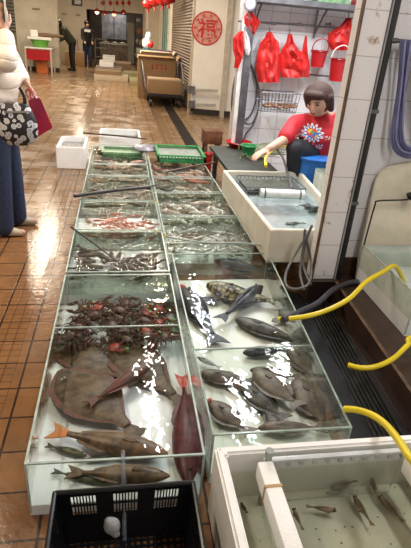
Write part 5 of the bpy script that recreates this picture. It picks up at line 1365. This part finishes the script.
# ---- seated woman in red shirt
Y2 = 4.45
W2 = thing('person', 'person in a red printed T-shirt sitting behind the cream trough, reaching out a hand', 'person', (0, 0, 0))
hc = P(318, 100, Y2 - .12); rr = .118; f2 = Vector((-.62, -.66, -.48)).normalized(); up2 = (Vector((0, 0, 1)) - f2 * f2.z).normalized()
neck = P(320, 117, Y2); sl = P(296, 125, Y2 - .02); sr = P(343, 124, Y2 + .02); hipc = P(322, 156, Y2 + .05)
elb = P(284, 140, Y2 - .18); wri = P(268, 149, Y2 - .30); elb2 = P(350, 150, Y2 - .12); wri2 = P(338, 158, Y2 - .34)
kn = P(296, 149, Y2 - .18); ft_ = P(296, 185, Y2 - .10); kn2 = P(346, 153, Y2 - .20); ft2 = P(348, 190, Y2 - .2)
ft_.z = .05; ft2.z = .05; ft_.y = kn.y + .06; ft2.y = kn2.y + .06
b = bmesh.new()
head_lumps(b, hc, rr, f2, up2); cap(b, hc - Vector((0, -.04, .06)), .06, neck, .07); cap(b, neck, .08, sl, .06); cap(b, neck, .08, sr, .06); cap(b, neck - Vector((0, 0, .1)), .15, hipc, .17)
cap(b, sl, .058, elb, .050); cap(b, elb, .046, wri, .030); cap(b, sr, .058, elb2, .05); cap(b, elb2, .046, wri2, .03)
hand_lumps(b, wri, Vector((-.8, -.35, -.35)), Vector((0, .2, -1)), 1.15, .35, 1)
hand_lumps(b, wri2, Vector((-.6, -.5, -.2)), Vector((0, .2, -1)), 1.1, .5, -1)
for k, f_ in ((kn, ft_), (kn2, ft2)): cap(b, hipc, .12, k, .075); cap(b, k, .07, f_, .042)
remesh('body', b, 'skin', W2, .009, 2)
b = bmesh.new(); sph(b, hc + up2 * .035 + Vector((.02, .035, 0)), (.135, .13, .125), 3)
side = f2.cross(up2).normalized()
for k in (-1, 1): cap(b, hc + side * k * .105 + up2 * .03 - f2 * .01, .04, hc + side * k * .108 - up2 * .09 - f2 * .03, .030)
cap(b, hc + f2 * .075 + up2 * .09 - side * .06, .034, hc + f2 * .075 + up2 * .09 + side * .06, .034); sph(b, hc - f2 * .08 - up2 * .04, (.11, .07, .12), 3)
remesh('hair', b, 'brown_hair', W2, .010, 2); face_parts(W2, hc, rr, f2, up2)
gc = P(314, 134, Y2 - .2)
def m_shirt():
    t = NT('red_shirt_with_burst_print'); x, y, z = t.xyz()
    dx = t.math('SUBTRACT', x, gc.x); dz = t.math('SUBTRACT', z, gc.z)
    r_ = t.math('SQRT', t.math('ADD', t.math('MULTIPLY', t.math('MULTIPLY', dx, dx), .75), t.math('MULTIPLY', dz, dz)))
    an = t.math('ARCTAN2', dz, dx)
    star = t.math('ADD', .068, t.math('MULTIPLY', t.math('SINE', t.math('MULTIPLY', an, 13)), .016))
    front = t.math('LESS_THAN', y, Y2 - .02)
    ms = t.math('MULTIPLY', t.math('LESS_THAN', r_, star), front)
    star2 = t.math('ADD', .050, t.math('MULTIPLY', t.math('SINE', t.math('MULTIPLY', an, 13)), .016))
    m2 = t.math('MULTIPLY', t.math('LESS_THAN', r_, star2), front)
    v = t.voro(30)
    hue = t.ramp(v[1], [(.0, (.03, .30, .08)), (.3, (.62, .42, .03)), (.45, (.55, .04, .03)), (.7, (.03, .12, .45)), (1, (.03, .3, .1))])
    hue.node.color_ramp.interpolation = 'CONSTANT'
    # small unreadable scribble lines under and beside the burst
    below = t.math('MULTIPLY', t.math('LESS_THAN', t.math('ABSOLUTE', t.math('ADD', dz, .115)), .022), t.math('LESS_THAN', t.math('ABSOLUTE', dx), .11))
    wv = t.math('GREATER_THAN', t.noise(75, 1), .56)
    beside = t.math('MULTIPLY', t.math('LESS_THAN', t.math('ABSOLUTE', t.math('ADD', dz, .03)), .018), t.math('LESS_THAN', t.math('ABSOLUTE', dx), .17))
    sc = t.math('MULTIPLY', t.math('MULTIPLY', t.math('MAXIMUM', below, beside), wv), front)
    base = t.ramp(t.noise(5, 3), [(.3, (.40, .006, .014)), (.7, (.52, .010, .020))])
    c = t.mix(sc, base, (.75, .7, .7)); c = t.mix(ms, c, (.72, .78, .86)); c = t.mix(m2, c, (.05, .16, .42)); 
    m3 = t.math('MULTIPLY', t.math('LESS_THAN', r_, .042), front); c = t.mix(m3, c, hue)
    return t.done(t.bsdf(c, .7, t.bump(t.noise(9, 3), .4, .02)))
MT['shirt'] = m_shirt()
b = bmesh.new(); cap(b, neck + Vector((0, .0, -.12)), .185, hipc + Vector((0, -.02, .06)), .215); cap(b, neck + Vector((0, 0, -.05)), .10, sl, .095); cap(b, neck + Vector((0, 0, -.05)), .10, sr, .095)
m1 = sl.lerp(elb, .78); cap(b, sl, .092, m1, .082); m2 = sr.lerp(elb2, .8); cap(b, sr, .092, m2, .082); sph(b, neck + Vector((0, -.06, -.16)), (.2, .15, .13), 3)
remesh('t_shirt', b, 'shirt', W2, .012, 4)
b = bmesh.new()
for k, f_ in ((kn, ft_), (kn2, ft2)): cap(b, hipc - Vector((0, 0, .03)), .15, k, .095); cap(b, k, .09, f_ + Vector((0, 0, .05)), .07)
remesh('trousers', b, 'black_trousers', W2, .012, 3)
for f_ in (ft_, ft2):
    b = bmesh.new(); cap(b, Vector((f_.x, f_.y + .03, .05)), .05, Vector((f_.x - .03, f_.y - .14, .04)), .038); finish('boot', b, 'black_paint', W2)
T_ = thing('blue_stool', 'bright blue plastic stool under the seated person in red', 'stool', (P(317, 158, Y2 - .1).x, Y2 - .12, 0)); sz = P(317, 156, Y2 - .2).z
b = bmesh.new(); lathe(b, [(.20, 0), (.24, sz - .05), (.25, sz), (.24, sz + .0), (.001, sz)], seg=28, close=False); finish('stool_body', b, M('blue_plastic', (.02, .16, .55), .35), T_)
b = bmesh.new(); tube(b, [(.25 * math.cos(k), .25 * math.sin(k), sz - .01) for k in [2 * PI * i / 28 for i in range(29)]], .012, 8, 0, cap=False); finish('stool_rim', b, 'blue_plastic', T_)
# ---- far people
def far_person(label, x, y, top, bottom, hairm, bend=0, h=1.62, face=Vector((0, -1, 0)), mark=False):
    T_ = thing('person', label, 'person', (x, y, 0)); V = Vector; k = h / 1.65
    hip = V((0, 0, .86 * k)); f = face.normalized(); s = V((-f.y, f.x, 0))
    dirt_ = (V((0, 0, 1)) * math.cos(bend) + f * math.sin(bend))
    ch = hip + dirt_ * .48 * k; hd = ch + (dirt_ + f * bend * .3).normalized() * .24 * k
    b = bmesh.new(); head_lumps(b, hd, .11 * k, (f - V((0, 0, bend * .6)))); cap(b, hip, .12, ch, .13); cap(b, ch, .06, hd, .05)
    hands = []
    for q in (-1, 1):
        a = ch + s * q * .17; e = a + (V((0, 0, -.26)) + f * .06 + s * q * .03) * k; w = e + (V((0, 0, -.12)) + f * .18 - s * q * .06) * k
        cap(b, a, .048, e, .04); cap(b, e, .038, w, .026); hand_lumps(b, w, (f * .8 + V((0, 0, -.5))), V((0, 0, -1)), .95, .5, q); hands.append((a, e, w))
        l = hip + s * q * .085; kn_ = V((0, 0, .46 * k)) + s * q * .10 + f * .03; an = V((0, 0, .07)) + s * q * .10
        cap(b, l, .085, kn_, .055); cap(b, kn_, .052, an, .036)
    remesh('body', b, 'skin', T_, .012, 2)
    b = bmesh.new(); sph(b, hd + V((0, 0, .03)) - f * .02, .122 * k, 3); sph(b, hd - f * .06 - V((0, 0, .04)), (.09, .09, .12), 2); remesh('hair', b, hairm, T_, .014, 1)
    b = bmesh.new(); cap(b, hip + V((0, 0, .04)), .165, ch, .165)
    for a, e, w in hands: cap(b, ch, .12, a, .085); cap(b, a, .078, e, .065); cap(b, e, .062, w - (w - e) * .12, .048)
    remesh('jacket', b, top, T_, .016, 3)
    if mark: b = bmesh.new(); c = ch + f * .16; bar(b, c - s * .13, c + s * .10, .03, .09); finish('jacket_mark', b, 'white_cloth', T_, False)
    b = bmesh.new()
    for q in (-1, 1):
        l = hip + s * q * .085; kn_ = V((0, 0, .46 * k)) + s * q * .10 + f * .03; an = V((0, 0, .10)) + s * q * .10
        cap(b, l, .11, kn_, .085); cap(b, kn_, .08, an, .07)
    remesh('trousers', b, bottom, T_, .016, 2)
    for q in (-1, 1): b = bmesh.new(); a = s * q * .10; cap(b, a + V((0, 0, .045)) - f * .04, .045, a + f * .14 + V((0, 0, .04)), .038); finish('shoe', b, 'black_paint', T_)
M('dark_green_cloth', (.045, .055, .035), .8); M('black_cloth', (.012, .011, .013), .8)
far_person('person in a dark green coat bending forward beside the cream column', P(73, 65, 19.6).x, 19.6, 'dark_green_cloth', 'black_trousers', 'dark_hair', .62, 1.7, Vector((-1, -.3, 0)))
far_person('person in a black jacket and blue jeans at the far end, facing here', P(88, 62, 21.8).x, 21.8, 'black_cloth', 'denim', 'dark_hair', .12, 1.62, Vector((.2, -1, 0)), True)

# ================================================================= LIGHTS
def tube_lamp(label, x, y, z, L=1.2, W=60, color=(1, .9, .78), along=True, w=.16):
    T_ = thing('ceiling_lamp', label, 'lamp', (x, y, z), 0 if along else PI / 2)
    b = bmesh.new(); box(b, -.08, .08, -L / 2, L / 2, .03, .07, .01); finish('lamp_body', b, 'white_plastic', T_)
    b = bmesh.new(); tube(b, [(0, -L / 2 + .03, .012), (0, L / 2 - .03, .012)], .016, 10, 0); finish('lamp_tube', b, glow('tube_glow', color, 6), T_)
    b = bmesh.new(); 
    for yy in (-L / 3, L / 3): tube(b, [(0, yy, .07), (0, yy, 3.6 - z)], .004, 5, 0)
    finish('cord', b, 'black_paint', T_)
    ld = bpy.data.lights.new('lamp_light', 'AREA'); ld.shape = 'RECTANGLE'; ld.size = w; ld.size_y = L; ld.energy = W; ld.color = color
    lo_ = bpy.data.objects.new('lamp_light', ld); COL.objects.link(lo_); lo_.parent = T_; lo_.location = (0, 0, -.008)
tube_lamp('neutral tube lamp hanging over the left row of tanks', .33, 4.35, 2.5, 1.5, 34, (1, .95, .88), True, .05)
tube_lamp('cool tube lamp hanging over the grouper tank', 1.30, 4.05, 2.5, .9, 25, (.86, .93, 1), True, .06)
tube_lamp('cool tube lamp hanging over the rear of the right row', 1.15, 6.1, 2.5, 1.6, 34, (.88, .94, 1), True, .05)
tube_lamp('warm tube lamp hanging over the walkway behind the tanks', .12, 13.2, 2.5, 2.4, 70, (1, .87, .70), True, .06)
tube_lamp('cool tube lamp hanging over the seated person', 2.0, 4.4, 2.5, 1.2, 34, (.95, .96, 1))
tube_lamp('warm tube lamp over the near walkway', -1.6, 2.6, 3.1, 1.3, 55, (1, .84, .64))
tube_lamp('warm tube lamp over the middle of the walkway', -1.68, 10.6, 3.1, 2.8, 85, (1, .86, .68), True, .08)
tube_lamp('warm tube lamp in front of the cream wall', .7, 8.4, 3.1, 1.3, 50, (1, .86, .68))
tube_lamp('warm tube lamp over the stacked boxes', -.6, 14.5, 3.3, 1.6, 85, (1, .84, .64))
tube_lamp('warm tube lamp over the far people', -1.6, 20.6, 3.3, 1.6, 80, (1, .84, .64))
tube_lamp('warm tube lamp inside the far shop', -.1, 25.8, 2.5, 1.2, 26, (1, .85, .7))
tube_lamp('warm tube lamp over the left column', -3.4, 15.2, 3.3, 1.6, 75, (1, .86, .68))
tube_lamp('tube lamp above the near foam box and the brown kerb', 1.5, .9, 2.6, 1.2, 22, (.98, .96, .95))
w = bpy.data.worlds.new('world'); SC.world = w; w.use_nodes = True
w.node_tree.nodes['Background'].inputs[0].default_value = (1, .90, .78, 1); w.node_tree.nodes['Background'].inputs[1].default_value = .55

SC.view_settings.view_transform = 'Standard'; SC.view_settings.look = 'None'; SC.view_settings.gamma = 1; SC.view_settings.use_curve_mapping = False
SC.view_settings.exposure = .42
SC.cycles.transparent_max_bounces = 40
SC.cycles.max_bounces = 8
SC.cycles.caustics_reflective = False; SC.cycles.caustics_refractive = False
